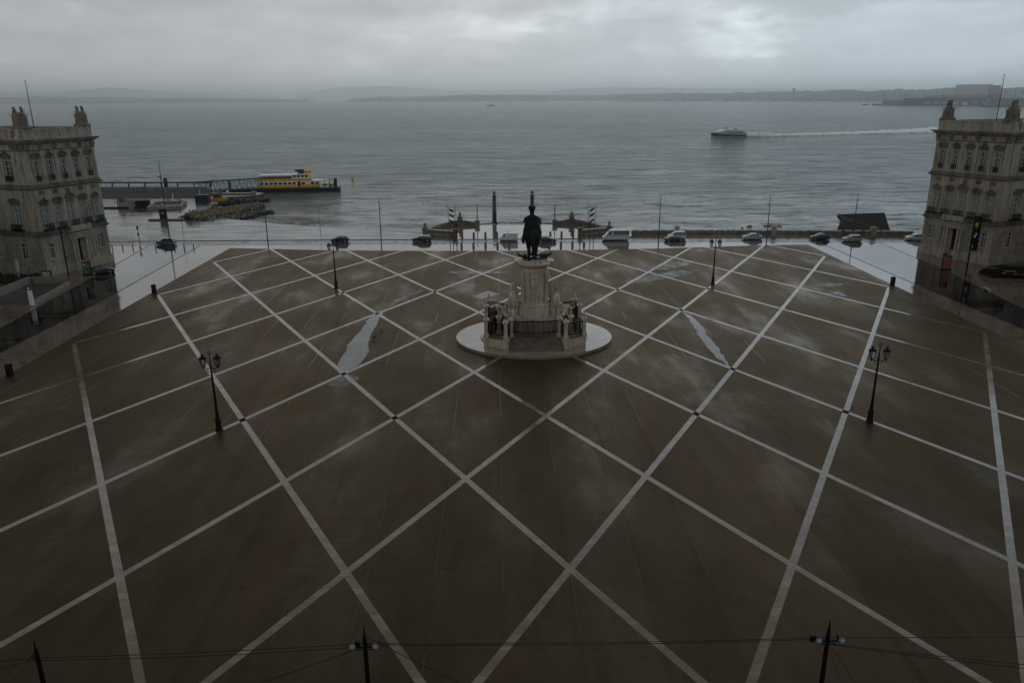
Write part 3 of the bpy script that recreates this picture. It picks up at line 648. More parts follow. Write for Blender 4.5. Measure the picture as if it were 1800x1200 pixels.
    # carved trophies on the corners and a thin flagpole
    for (u, v, wd) in ((1.2, 1.1, 1.35), (LN-1.0, 1.0, 1.1)):
        b0 = TA(u, v, 28.0); tr_ = MB(); rr = random.Random(int(u*10)+5)
        tr_.bc((b0[0],b0[1],28.25), (2.3*wd,2.0,0.5)); tr_.bc((b0[0],b0[1],29.2), (1.8*wd,1.6,1.8), top=0.85)
        for sg in (-1, 1):                                   # two cuirasses with helmets side by side
            cx, cy = b0[0]+sg*0.35*wd*0.6, b0[1]+sg*0.38*wd
            tr_.ell((cx,cy,29.9), (0.52*wd,0.54*wd,1.15)); tr_.ell((cx,cy,31.35), (0.32,0.34,0.42)); tr_.ell((cx,cy-.1,31.8), (0.15,0.4,0.25))
            tr_.ell((cx-0.3*s,cy-0.55,29.2), (0.5,0.16,0.62), (0.1,0.2*sg,0.3))
        for k in range(13):                                  # banners, spears and shields fanning out
            a = -0.72+1.44*k/12; L_ = rr.uniform(2.3, 2.9)
            base = Vector((b0[0], b0[1], 28.7)); d = Vector((0.35*math.sin(a)*s*-1, math.sin(a), math.cos(a)*1.15)).normalized()
            dd = Vector((math.sin(a)*0.75, math.sin(a)*0.8, math.cos(a))).normalized() if k % 2 else d
            tr_.cyl(base, base+dd*L_, 0.15, 0.07, 5)
            tr_.ell(base+dd*(L_*0.58), (0.16,0.34,0.46), (a*0.8, 0, rr.uniform(0,3)), 6, 5)
        o = tr_.build('carved_trophy', M['trophy'], root, True); blob(o, 0.085, 2)
    fp = MB(); b0 = TA(6.6, 4.2, 26.1); fp.cyl(b0, (b0[0],b0[1],36.6), 0.11, 0.05, 8); fp.ell((b0[0],b0[1],36.7), (0.12,0.12,0.12), n=8, m=5)
    fp.build('flagpole', M['darkmetal'], root)
    return root
TL = tower((-93.6,149.7,0), R(-19.2), -1, 'pale weathered stone palace tower at the left edge, with teal-tinted windows')
TR = tower((94.2,151.0,0), R(22.0), 1, 'pale weathered stone palace tower at the right edge, with a long black banner')
# long banner hanging on the right tower
RZ = R(22.0)
def onR(u, w, z): return Vector((94.2,151.0,0))+Vector((math.cos(RZ)*w-math.sin(RZ)*u, math.sin(RZ)*w+math.cos(RZ)*u, z))
bn = MB(); a, b_ = 2.05, 3.9
T = lambda u,w,z: onR(u,w,z)
tbox(bn, T, 2.5, 4.15, -0.62, -0.55, 2.6, 9.6)
bo = bn.build('banner', M['black']); tag(bo, 'long black banner with yellow marks hanging on the right tower', 'banner')
for q_ in ((3.0,3.75,7.4,8.3),(3.35,3.7,3.1,3.6)):
    mk = MB(); tbox(mk, T, q_[0], q_[1], -0.625, -0.621, q_[2], q_[3]); mk.build('yellow_mark', M['lime'], bo)
for q_ in ((3.2,3.5,5.2,5.7),(3.0,3.25,5.75,6.2)):
    mk = MB(); tbox(mk, T, q_[0], q_[1], -0.625, -0.621, q_[2], q_[3]); mk.build('white_mark', M['white'], bo)

# arcaded wings of the square, beyond the sides of the picture; the wet paving mirrors them
def wing(x, s, y0, y1, label):
    root = empty('arcaded_wing', (x, y1, 0), 0, label, 'arcaded palace wing', 'yellow arcaded wings of the square')
    L_ = y1-y0; w = MB(); tr = MB(); gl = MB(); H = 20.0
    n = int(L_/5.2); st = L_/n; holes = []
    T = lambda u,w_,z: (s*w_, -u, z)
    for k in range(n):
        c = st*(k+0.5); holes += [(c-1.6, c+1.6, 0.0, 5.0), (c-0.8, c+0.8, 7.6, 10.2), (c-0.8, c+0.8, 12.6, 16.0)]
    wall_holes(w, T, 0, L_, 0, H, holes, 0.5)
    w.box(0, -L_, H-0.05, s*18, 0, H+0.1); w.box(s*3.5, -L_, 0, s*18, 0, H-0.1)
    w.build('wall', M['yellowwall'], root)
    for k in range(n+1): tbox(tr, T, st*k-0.42, st*k+0.42, -0.15, 0.0, 0, H-0.6)
    for k in range(n):
        c = st*(k+0.5)
        for sg in (-1,1): tbox(tr, T, c+sg*1.6-0.2, c+sg*1.6+0.2, -0.1, 0.0, 0, 5.2); tbox(tr, T, c+sg*0.95-0.14, c+sg*0.95+0.14, -0.08, 0.0, 7.4, 10.4)
        tbox(tr, T, c-1.1, c+1.1, -0.12, 0.0, 10.4, 10.65)
    tbox(tr, T, -0.2, L_, -0.35, 0, 6.2, 6.7); tbox(tr, T, -0.2, L_, -0.7, 0, H-0.6, H); tbox(tr, T, -0.2, L_, -0.1, 0.3, H+0.1, H+0.9)
    tr.build('stone_dressings', M['stone'], root)
    for k in range(n):
        c = st*(k+0.5)
        for a, b_ in ((7.6,10.2),(12.6,16.0)): gl = MB(); gl.add([T(c-0.8,0.45,a),T(c+0.8,0.45,a),T(c+0.8,0.45,b_),T(c-0.8,0.45,b_)], [(0,1,2,3)]); gl.build('window', M['glass'], root)
    rf = MB(); rf.add([T(0,0,H+0.1),T(L_,0,H+0.1),T(L_,7,H+2.6),T(0,7,H+2.6),T(0,16,H+0.1),T(L_,16,H+0.1)], [(0,1,2,3),(3,2,5,4),(0,3,4)])
    rf.build('roof', mat('clay_tiles', (0.20,0.075,0.04), rough=0.7), root)
wing(-112.5, -1, -20, 155.5, 'yellow arcaded wing running north from the left tower')
wing(112.5, 1, -20, 157, 'yellow arcaded wing running north from the right tower')
# ------------------------------------------------------------------ the monument in the middle of the square
CX, CY = 0.0, 105.5
base = empty('stone_terrace', (CX, CY, 0), 0, 'low oval wet stone disc with ring steps under the monument', 'oval terrace')
def oval(mb, rx, ry, z0, z1, n=72, cy=0.0):
    mb.prism([(rx*math.cos(2*math.pi*k/n), cy+ry*math.sin(2*math.pi*k/n)) for k in range(n)], z0, z1)
d = MB(); oval(d, 11.15, 9.5, 0.0, 0.40); d.build('disc', M['disc'], base)
for k, (rx, z0, z1) in enumerate(((7.75,0.40,0.62),(7.45,0.62,0.84),(7.15,0.84,1.06))):
    d = MB(); oval(d, rx, rx*0.82, z0+0.001, z1); d.build('ring_step', M['disc'], base)
ped = empty('monument', (CX, CY, 0), 0, 'tall carved pale stone pedestal carrying the bronze horseman, with platform and steps', 'pedestal')
# platform with four wings and the front and back flights of steps
plat = MB()
P_ = [(-3.7,-6.75),(-5.3,-5.6),(-7.0,-4.55),(-7.15,-2.0),(-6.5,0.6),(-7.15,3.6),(-7.0,6.2),(-5.3,7.2),(-3.7,8.2),(-3.6,4.9)]
P_ = P_+[(-x,y) for x,y in P_[::-1]]
P_ = [(x*1.0, y*0.97) for x, y in P_]; n_ = len(P_)
P2 = []
for (x, y) in P_: P2.append((x,y))
plat.prism([p for p in P2 if p[0] < -3.5]+[(-3.4,-4.3)], 1.061, 1.5) if False else None
wingL = [(-3.75,-6.75),(-5.3,-5.75),(-6.95,-4.75),(-7.2,-2.6),(-6.7,0.6),(-7.2,3.8),(-6.95,6.0),(-5.3,7.0),(-3.75,7.9),(-3.4,4.6),(-3.4,-4.4)]
plat.prism(wingL, 0.41, 1.5); plat.prism([(-x,y) for x,y in wingL], 0.41, 1.5); plat.prism([(-3.399,-4.4),(3.399,-4.4),(3.399,4.6),(-3.399,4.6)], 0.41, 1.498)
plat.build('platform', M['marble'], ped)
for sg in (-1, 1):
    st = MB()
    for k in range(6):
        y0 = sg*(7.35-k*0.49) if sg < 0 else 7.5-k*0.48
        bow = 0.0
        st.box(-3.68+0.04*k, sg*(4.4 if sg < 0 else 4.6), 0.41+0.18*k, 3.68-0.04*k, y0, 0.41+0.18*(k+1)-0.002)
    st.build('steps', M['step'], ped)
# die and mouldings
s1 = MB(); s1.prism([(-4.3,-1.7),(-2.5,-1.7),(-2.4,-2.7),(2.4,-2.7),(2.5,-1.7),(4.3,-1.7),(4.3,1.7),(2.5,1.7),(2.4,2.7),(-2.4,2.7),(-2.5,1.7),(-4.3,1.7)], 1.5, 3.2)
s1.prism([(-4.5,-1.9),(-2.7,-1.9),(-2.6,-2.95),(2.6,-2.95),(2.7,-1.9),(4.5,-1.9),(4.5,1.9),(2.7,1.9),(2.6,2.95),(-2.6,2.95),(-2.7,1.9),(-4.5,1.9)], 3.202, 3.55)
s1.build('podium', M['marble'], ped)
def rr_ring(wx, wy, r, z, n=8):
    out = []
    for cx, cy, a0 in ((wx-r,wy-r,0),(-wx+r,wy-r,90),(-wx+r,-wy+r,180),(wx-r,-wy+r,270)):
        for k in range(n+1):
            a = R(a0+90*k/n); out.append((cx+r*math.cos(a), cy+r*math.sin(a), z))
    return out
sh = MB(); prof = [(2.25,3.552),(2.25,4.9),(2.15,5.0),(2.2,5.3),(1.95,5.6),(1.78,5.75),(1.74,6.0),(1.72,9.9),(1.76,10.15),(1.72,10.3),(1.74,10.55)]
sh.loft([rr_ring(a, a*1.12, a*0.72, z) for a, z in prof]); sh.build('shaft', M['marble'], ped, True)
co = MB(); prof = [(1.74,10.552),(1.85,10.7),(2.05,10.85),(2.15,10.95),(2.32,11.1),(2.32,11.28),(2.05,11.4),(1.98,11.62)]
co.loft([rr_ring(a, a*1.12, a*0.72, z) for a, z in prof]); co.build('cornice', M['marble'], ped, True)
for sg in (-1, 1):      # corner strips, side wings at the head of the die and base consoles
    a = MB(); a.bc((sg*1.68, -1.35, 7.9), (0.42, 0.5, 4.3)); a.build('corner_pilaster', M['marble'], ped)
    a = MB(); a.prism([(sg*1.95,-1.2),(sg*2.75,-0.9),(sg*2.75,0.9),(sg*1.95,1.2)], 10.9, 11.45); a.build('side_console', M['marble'], ped)
# relief of the royal arms on the face toward the camera
ar = MB(); rr = random.Random(5)
ar.bc((0,-1.955,7.9),(2.3,0.07,3.6)); ar.ell((0,-1.97,8.35), (0.62,0.16,0.8)); ar.ell((0,-1.98,9.25), (0.5,0.18,0.25))
for k in range(26): ar.ell((rr.uniform(-1.0,1.0), -1.96, rr.uniform(6.4,8.9)), (rr.uniform(.1,.26), .10, rr.uniform(.14,.34)), (0,rr.uniform(0,3),0), 6, 4)
ar.build('relief', M['marble'], ped, True)

# railing round the monument: stone posts with pyramid caps, and bowed iron panels between them
fence = empty('monument_railing', (CX, CY, 1.5), 0, 'black iron railing on stone posts with pyramid caps round the monument', 'railing')
PO = [(-4.1,-5.65,0),(-6.75,-4.1,1),(-3.35,-4.25,0),(-5.0,-2.9,1),(-6.85,3.1,1),(-5.0,2.3,0),(-6.5,6.3,1),(-3.7,4.7,0)]
PO = PO+[(-x,y,u) for x,y,u in PO]
def post(x, y, urn):
    p = MB(); p.bc((x,y,0.25), (0.72,0.72,0.5)); p.bc((x,y,0.62), (0.66,0.66,0.24), top=0.78); p.bc((x,y,1.6), (0.50,0.50,1.76), top=1.0); p.bc((x,y,2.42), (0.80,0.80,0.14))
    po = p.build('post', M['marble'], fence)
    c = MB(); c.lathe([(0.42,2.49),(0.43,2.58),(0.20,2.78),(0.07,2.95)], (x,y,0), sq=4)
    c.build('cap', M['marble'], po)
    if urn:
        c = MB(); c.lathe([(0.06,2.90),(0.20,3.0),(0.21,3.12),(0.09,3.28),(0.14,3.36),(0.12,3.44),(0.02,3.66)], (x,y,0), 8)
        c.build('finial', M['marble'], po, True)
for q in PO: post(*q)
def panel(p0, p1, bow, h=2.3):
    p0, p1 = Vector((*p0,0)), Vector((*p1,0)); d = p1-p0; nrm = Vector((d.y,-d.x,0)).normalized(); L_ = d.length
    f = lambda t: p0+d*t+nrm*(4*bow*t*(1-t))
    m_ = MB(); n = max(4, int(L_/0.17))
    for k in range(1, n):
        b0 = f(k/n); m_.cyl((b0.x,b0.y,0.1), (b0.x,b0.y,h), 0.045, 0.038, 5, False)
    for z, r in ((0.14,0.06),(0.72,0.06),(h,0.08)): m_.tube([(*f(t/10).xy, z) for t in range(11)], r, 5)
    m_.build('rail_panel', M['iron'], fence)
panel((-3.35,-4.25),(3.35,-4.25), 0.35)
for s in (-1, 1):
    panel((s*4.1,-5.65),(s*6.75,-4.1), 0.25*s); panel((s*4.1,-5.65),(s*3.35,-4.25), 0.0); panel((s*6.75,-4.1),(s*6.85,3.1), -1.7*s, 2.4)
    panel((s*6.85,3.1),(s*6.5,6.3), 0.0); panel((s*6.5,6.3),(s*3.7,4.7), 0.2*s)
    panel((s*5.0,-2.9),(s*5.0,2.3), -0.9*s)
panel((-3.7,4.7),(3.7,4.7), -0.3)

# --- bronze horseman, seen from behind, facing the river (+y)
m_ = MB(); Z = 0.0
E_ = m_.ell; C_ = lambda a,b,r0,r1,n=10: m_.tube([Vector(a), (Vector(a)+Vector(b))/2, Vector(b)], [r0,(r0+r1)/2,r1], n)
# horse: rump, barrel, chest, neck, head
E_((0,-1.25,3.15),(0.98,1.05,0.98)); E_((0,0.0,3.1),(0.92,1.5,0.9)); E_((0,1.35,3.2),(0.72,0.8,0.92))
m_.tube([(0,1.5,3.4),(0.05,2.1,4.25),(0.1,2.45,5.0),(0.12,2.6,5.3)], [0.62,0.48,0.36,0.30], 10)
m_.tube([(0.12,2.45,5.35),(0.14,2.95,5.0),(0.15,3.25,4.55)], [0.30,0.25,0.15], 8); C_((0.0,2.4,5.4),(0.0,2.38,5.75),0.08,0.03); C_((0.24,2.4,5.4),(0.26,2.38,5.75),0.08,0.03)
for k in range(6): E_((0.1,1.5+k*0.17,4.1+k*0.25),(0.14,0.28,0.25))        # mane
for sx, fy in ((-0.45,-0.25),(0.45,0.15)):                                   # hind legs
    m_.tube([(sx,-1.35,2.9),(sx*1.05,-1.1,2.1),(sx*1.0,-1.62+fy*.4,1.15),(sx*.95,-1.4+fy,0.38),(sx*.95,-1.25+fy,0.22),(sx*.95,-1.15+fy,0.1)], [0.52,0.36,0.19,0.13,0.19,0.22], 8)
m_.tube([(0.42,1.5,2.8),(0.45,1.6,1.75),(0.45,1.62,1.4),(0.45,1.6,0.4),(0.45,1.7,0.1)], [0.34,0.22,0.17,0.12,0.2], 8)
m_.tube([(-0.42,1.6,2.8),(-0.45,2.3,2.3),(-0.45,2.35,2.1),(-0.45,2.05,1.35),(-0.45,2.2,1.1)], [0.34,0.22,0.18,0.12,0.18], 8)
m_.tube([(0,-2.05,3.45),(0,-2.5,3.1),(0.05,-2.55,2.3),(0.08,-2.35,1.3),(0.05,-2.3,0.5)], [0.16,0.22,0.27,0.22,0.10], 8)   # tail
# rider
E_((0,0.0,4.15),(0.62,0.6,0.45)); m_.tube([(0,-0.05,4.1),(0,-0.02,4.9),(0,0.02,5.45),(0,0.05,5.75)], [0.55,0.52,0.62,0.34], 10)
E_((0,0.0,5.5),(0.78,0.36,0.32)); m_.tube([(0,0.05,5.7),(0,0.08,6.05)], [0.30,0.27], 8); E_((0,0.10,6.28),(0.34,0.36,0.40))
E_((0,0.1,6.5),(0.43,0.42,0.24)); E_((0,-0.2,5.95),(0.3,0.2,0.4)); m_.tube([(-0.02,-0.25,6.5),(-0.05,-0.15,6.85),(0.0,0.2,6.98),(0.05,0.45,6.9)], [0.2,0.26,0.24,0.12], 8)
for k in range(7): E_((-0.34+k*0.11,-0.12+0.05*(k%3),6.78+0.09*(k%2)),(0.17,0.18,0.17))                                   # plumes
for sg in (-1,1):                                                            # legs
    m_.tube([(sg*0.4,0.1,4.1),(sg*0.88,0.7,3.7),(sg*0.95,0.6,2.9),(sg*0.95,0.45,2.35),(sg*0.97,0.75,2.2)], [0.34,0.28,0.2,0.15,0.12], 8)
m_.tube([(0.72,0.0,5.5),(1.02,0.15,4.95),(1.12,0.5,4.75),(1.16,0.75,4.72)], [0.22,0.18,0.14,0.12], 8)                      # right arm with baton
E_((1.17,0.8,4.72),(0.13,0.15,0.13)); C_((1.17,0.8,4.1),(1.16,0.82,5.5),0.055,0.055)
m_.tube([(-0.72,0.0,5.5),(-0.98,0.2,4.9),(-0.7,0.75,4.6),(-0.35,1.0,4.55)], [0.22,0.19,0.15,0.13], 8)
# cloak spread over the horse's back
for k in range(15):
    a = -1+2*k/14; x = a*1.02
    m_.tube([(a*0.55,-0.25,5.6),(a*0.78,-0.62,4.7),(x,-1.0,3.9-0.25*abs(a)),(x*1.02-0.05,-1.25,3.15-0.45*abs(a)+0.12*(k%2))], [0.15,0.20,0.22,0.13], 6)
m_.tube([(-0.85,-0.8,3.6),(-1.15,-1.05,3.0),(-1.22,-1.2,2.5),(-1.02,-1.1,2.2)], [0.28,0.26,0.2,0.1], 6)
ho_ = m_.build('equestrian_statue', M['bronze'], None, True, loc=(CX-0.30, CY-0.1, 11.66)); blob(ho_, 0.06, 1)
ho_.scale = (1.07,1.04,1.04)
tag(ho_, 'dark bronze plumed horseman in a cloak riding away on the tall pedestal', 'equestrian statue')
# snakes and brambles trodden under the hooves
sn = MB(); rr = random.Random(11)
for k in range(18):
    a = 2*math.pi*k/18+rr.uniform(-.15,.15); r0 = rr.uniform(1.2,1.7); pts = []
    for t in range(7):
        u = t/6; pts.append(((r0+0.42*math.sin(u*7+k))*math.cos(a+u*0.9), (r0+0.42*math.sin(u*7+k))*math.sin(a+u*0.9)*1.05, 0.10+0.22*abs(math.sin(u*5+k))+ (0.32*u if k%4==0 else 0)))
    sn.tube(pts, [0.07,0.09,0.09,0.09,0.08,0.06,0.03], 6)
for sg in (-1,1):
    sn.tube([(sg*1.2,-0.9,0.1),(sg*1.7,-1.1,0.45),(sg*2.15,-1.0,0.75),(sg*2.45,-0.9,1.0),(sg*2.2,-0.8,1.15)], [0.08,0.09,0.08,0.07,0.04], 6)
    sn.tube([(sg*1.5,0.6,0.1),(sg*2.0,0.5,0.5),(sg*2.3,0.2,0.65),(sg*2.35,-0.2,0.4)], [0.08,0.08,0.07,0.04], 6)
rk = MB()
so_ = sn.build('bronze_snakes', M['bronze'], None, True, loc=(CX,CY,11.63))
tag(so_, 'tangle of dark bronze snakes and brambles round the pedestal top', 'snake sculpture')
# --- allegorical groups on the two sides of the pedestal
def beast(m_, s, horse):
    E = m_.ell
    E((0,-0.6,2.15),(0.66,0.78,0.80)); E((0,0.4,2.25),(0.62,1.05,0.74)); E((0,-0.95,2.0),(0.60,0.42,0.72))
    for sx in (-0.36,0.36):
        w_ = 0.16 if horse else 0.24
        m_.tube([(sx,-0.85,1.8),(sx*1.1,-0.7,1.1),(sx,-1.0,0.6),(sx,-0.85,0.08)], [0.42,w_*1.5,w_,w_*1.1], 8)
        m_.tube([(sx,0.9,1.9),(sx*1.1,1.1,1.0),(sx,1.05,0.5),(sx,1.1,0.08)], [0.34,w_*1.3,w_,w_*1.1], 8)
    if horse:
        m_.tube([(0,1.0,2.6),(0.05*s,1.5,3.4),(0.05*s,1.7,3.75)], [0.42,0.3,0.22], 8); m_.tube([(0,1.6,3.8),(0.1,2.1,3.55)], [0.22,0.12], 8)
        m_.tube([(0,-1.4,2.5),(0,-1.65,2.0),(0.05,-1.6,1.0)], [0.1,0.17,0.08], 6)
    else:
        E((0,1.35,2.7),(0.5,0.55,0.55)); m_.tube([(0,1.8,2.7),(0,2.2,2.3),(0.1,2.25,1.5),(0.2,2.5,1.1)], [0.24,0.18,0.13,0.08], 8)
        for sx in (-1,1): E((sx*0.5,1.2,2.6),(0.12,0.42,0.5))
        m_.tube([(0,-1.3,2.4),(0.02,-1.42,1.7),(0.02,-1.4,1.3)], [0.08,0.06,0.08], 6)
def figure(m_, x, y, z, s, h=1.9, wings=False, lean=0.0, horn=False):
    E = m_.ell; k = h/1.9
    m_.tube([(x,y,z),(x+lean*.3,y,z+0.5*k),(x+lean*.6,y+.02,z+1.0*k),(x+lean,y,z+1.42*k)], [0.36*k,0.30*k,0.27*k,0.17*k], 8)
    E((x+lean,y,z+1.32*k),(0.36*k,0.2*k,0.18*k)); E((x+lean*1.1,y,z+1.72*k),(0.16*k,0.18*k,0.21*k)); m_.cyl((x+lean,y,z+1.4*k),(x+lean*1.1,y,z+1.65*k),0.09*k)
    m_.tube([(x+lean-s*0.3*k,y,z+1.32*k),(x+lean-s*0.55*k,y+.1,z+1.55*k),(x+lean-s*0.6*k,y+.15,z+2.05*k)], [0.11,0.09,0.07], 6)
    m_.tube([(x+lean+s*0.3*k,y,z+1.3*k),(x+lean+s*0.5*k,y+.15,z+0.95*k),(x+lean+s*0.35*k,y+.4,z+0.8*k)], [0.11,0.09,0.07], 6)
    if wings:
        for sx in (-1,1):
            for q in range(6):
                m_.tube([(x+lean+sx*0.15,y-0.2,z+1.2*k),(x+lean+sx*(0.42+q*0.05),y-0.32,z+(1.75-q*0.16)*k),(x+lean+sx*(0.62+q*0.02),y-0.4,z+(2.15-q*0.3)*k)], [0.1,0.12,0.05], 5)
    if horn: m_.tube([(x+lean-s*0.55*k,y+.15,z+1.9*k),(x+lean-s*0.75*k,y+.3,z+2.4*k),(x+lean-s*0.95*k,y+.3,z+2.75*k)], [0.05,0.06,0.16], 6)
def group(x, s, horse, label, name):
    m_ = MB(); m_.prism([(-0.95,-1.7),(0.95,-1.7),(1.1,1.9),(-1.1,1.9)], 0.0, 0.3)
    beast(m_, s, horse)
    figure(m_, 0.35*s*-1, 0.55, 2.55, s, 1.75, wings=not horse is True and True, lean=0.08*s, horn=horse)
    figure(m_, s*1.15, -0.65, 0.15, s, 1.35, lean=0.2*s); m_.ell((s*1.25,-0.85,0.5),(0.42,0.5,0.42)); m_.ell((s*0.95,-1.35,0.35),(0.3,0.45,0.3))
    m_.tube([(s*1.2,-1.2,0.5),(s*1.45,-1.5,0.9),(s*1.35,-1.4,1.4)], [0.13,0.11,0.07], 6)
    if not horse: figure(m_, 0.15, 1.0, 2.3, s, 1.9, wings=True)
    m_.tube([(s*0.9,-0.1,0.3),(s*1.0,0.3,0.9),(s*0.8,0.7,1.5)], [0.35,0.28,0.2], 6)
    o = m_.build(name, M['marble'], None, True, loc=(CX+x, CY-0.35, 3.56)); blob(o, 0.06, 1); o.scale = (1.12, 1.1, 1.1)
    return tag(o, label, 'statue group')
group(-2.95, -1, True, 'pale stone group left of the pedestal: animal seen from behind with a trumpet bearer', 'allegorical_group')
group(2.95, 1, False, 'brownish stone group right of the pedestal: animal with a winged figure above it', 'allegorical_group')
# ------------------------------------------------------------------ street lamps on the square
def make_lamp():
    root = empty('street_lamp', (0,0,0)); p = MB()
    p.lathe([(0.42,0),(0.42,0.12),(0.34,0.2),(0.30,0.35),(0.27,1.0),(0.31,1.1),(0.31,1.25),(0.20,1.4),(0.17,1.9),(0.20,2.0),(0.15,2.1)], n=8)
    p.build('base', M['iron'], root)
    p = MB(); p.lathe([(0.15,2.1),(0.085,6.9),(0.13,6.95),(0.13,7.05),(0.08,7.1),(0.035,8.35)], n=10); p.build('post', M['iron'], root)
    p = MB(); p.tube([(0.19*math.cos(a),0,8.58+0.19*math.sin(a)) for a in [2*math.pi*k/12 for k in range(13)]], 0.035, 5); p.cyl((0,0,8.3),(0,0,8.95),0.03,0.01,6); p.cyl((-.19,0,8.58),(.19,0,8.58),0.02,n=4)
    p.build('finial', M['iron'], root)
    for sg in (-1, 1):
        b = MB(); b.tube([(0,0,6.9),(sg*0.3,0,6.78),(sg*0.55,0,6.95),(sg*0.72,0,7.0)], 0.035, 5); b.tube([(sg*0.08,0,6.45),(sg*0.35,0,6.55),(sg*0.42,0,6.8),(sg*0.25,0,6.85)], 0.028, 5)
        b.cyl((sg*0.72,0,6.75),(sg*0.72,0,7.05),0.03,0.06,6); b.build('arm', M['iron'], root)
        l = MB(); c = (sg*0.72,0,0)
        for a, b_ in (((0.19,7.05),(0.22,7.10)), ((0.36,7.88),(0.40,7.95))): l.lathe([(a[0],a[1]),(b_[0],b_[1])], c, 6)
        l.lathe([(0.42,7.951),(0.40,8.02),(0.24,8.16),(0.10,8.2),(0.13,8.32),(0.17,8.42),(0.05,8.44)], c, 6)
        for k in range(6):
            a = 2*math.pi*k/6; l.cyl((c[0]+0.20*math.cos(a),0.20*math.sin(a),7.1),(c[0]+0.37*math.cos(a),0.37*math.sin(a),7.9),0.02,n=4)
        lo = l.build('lantern', M['iron'], root)
        g_ = MB(); g_.lathe([(0.18,7.1),(0.34,7.88)], c, 6); g_.build('glass', M['clearglass'], lo)
    return root
LPS = [(-34.5,74.5,'near left street lamp, large black twin lantern beside the band crossing'), (34.2,74.3,'near right street lamp, large black twin lantern on the right side'),
       (-34.7,137.4,'far left street lamp, smaller in view, black twin lantern behind the puddle'), (34.5,137.3,'far right street lamp, smaller in view, black twin lantern right of the monument')]
l0 = make_lamp()
for i, (x, y, lb) in enumerate(LPS):
    o = l0 if i == 0 else copy_tree(l0)
    o.location = (x,y,0.004); o.rotation_euler.z = R(4 if x < 0 else -5); tag(o, lb, 'street lamp', 'black twin-lantern street lamps on the square')
# slim steel lighting masts along the river road
def make_mast():
    root = empty('light_mast', (0,0,0)); p = MB(); p.lathe([(0.13,0),(0.11,6),(0.055,12)], n=8); p.build('pole', M['darkmetal'], root)
    p = MB(); p.bc((0.32,0,9.6),(0.75,0.22,0.1)); p.bc((0.05,0,9.45),(0.2,0.2,0.35)); p.build('lamp_head', M['darkmetal'], root)
    return root
m0 = make_mast()
MS = [(-58.3,177.5,1,12.0,'first light mast from the left, beside the corner of the square'), (-31.6,174.2,1,12.0,'second light mast from the left, right of the black hatchback'), (31.6,172.9,-1,12.2,'light mast right of the monument, beside the dark car'),
      (57.2,175.2,-1,11.8,'light mast beside the silver sedan'), (81.8,184.9,1,11.3,'rightmost light mast, beside the silver hatchback and the wooden ramp'), (-83.4,183.6,-1,20.0,'very tall light mast beside the grey hatchback at left')]
for i, (x, y, sg, h, lb) in enumerate(MS):
    o = m0 if i == 0 else copy_tree(m0)
    o.location = (x,y,0); o.rotation_euler.z = 0 if sg > 0 else math.pi
    if i == len(MS)-1:
        o.scale = (1.1,1.1,h/12)
    else: o.scale = (1,1,h/12)
    tag(o, 'thin dark '+lb if not lb.startswith('very') else lb, 'light mast', 'slim light masts by the river road')
sm = []
for (x, y, h, lb) in ((-51.5,201.3,6.1,'short thin lamp post standing on the shore left of the wall'), (-88.5,204.5,7.5,'thin lamp post on the wet quay near the rocks')):
    root = empty('shore_lamp_post', (x,y,-0.9 if y < 203 else 0)); p = MB(); p.lathe([(0.07,0),(0.04,h+0.9)], n=6); p.build('pole', M['darkmetal'], root)
    p = MB(); p.bc((-0.35,0,h+0.85),(0.75,0.14,0.08)); p.build('lamp_head', M['darkmetal'], root); tag(root, lb, 'lamp post')
# foreground tram masts with floodlights and wires
def flood(root, x, y, z, mat_=None):
    f = MB(); f.cyl((x,y-0.10,z+0.02),(x,y+0.32,z-0.03),0.19,0.13,14); f.cyl((x,y-0.14,z+0.03),(x,y-0.10,z+0.02),0.205,0.205,16,False); fo = f.build('floodlight', M['iron'], root)
    g_ = MB(); g_.cyl((x,y-0.125,z+0.025),(x,y-0.112,z+0.022),0.165,0.165,16); g_.build('lens', M['flood'], fo)
    g_ = MB(); g_.ell((x,y-0.15,z+0.03),(0.06,0.05,0.06),n=8,m=5); g_.build('bulb', M['lens'], fo)
M['flood'] = mat('floodlight_glass', (0.22,0.27,0.28), rough=0.05, spec=0.8, var=0.3, vscale=9)
TPx = [(-27.9,31.7,'leftmost'), (-11.95,32.3,'middle'), (11.4,32.1,'right')]
def tram(x, y, kind):
    root = empty('tram_wire_mast', (x,y,0), 0, {'leftmost':'black spiked tram wire mast at the bottom left corner, without floodlights','middle':'black spiked tram wire mast with two round floodlights, left of centre','right':'black spiked tram wire mast with two floodlights and a box, at bottom right'}[kind], 'wire mast', 'black tram wire masts in the foreground')
    p = MB(); p.lathe([(0.16,0),(0.15,0.6),(0.13,4),(0.105,7.0),(0.115,7.05),(0.10,7.2),(0.07,7.45),(0.08,7.5),(0.035,7.62),(0.05,7.68),(0.01,8.0)], n=10); p.build('mast', M['iron'], root)
    if kind != 'leftmost':
        p = MB(); p.bc((0,-0.1,6.82),(1.15,0.08,0.08)); p.bc((0,-0.1,6.66),(0.8,0.05,0.05)); p.build('crossarm', M['iron'], root)
        flood(root, -0.58, -0.2, 7.0); flood(root, 0.58, -0.2, 7.0)
        p = MB(); p.bc((-0.35 if kind == 'middle' else -0.86, -0.12, 7.02),(0.2,0.16,0.34)); p.build('control_box', M['iron'], root)
    else:
        p = MB(); p.tube([(-0.1,0,7.2),(-0.28,0,7.0),(-0.1,0,6.75)], 0.03, 5); p.build('bracket', M['iron'], root)
for a in TPx: tram(*a)
def wire(p0, p1, sag, lb, r=0.018):
    m_ = MB(); p0, p1 = Vector(p0), Vector(p1); m_.tube([p0.lerp(p1, t/16)-Vector((0,0,4*sag*(t/16)*(1-t/16))) for t in range(17)], r, 4)
    tag(m_.build('overhead_wire', M['iron']), lb, 'wire', 'tram wires strung between the masts')
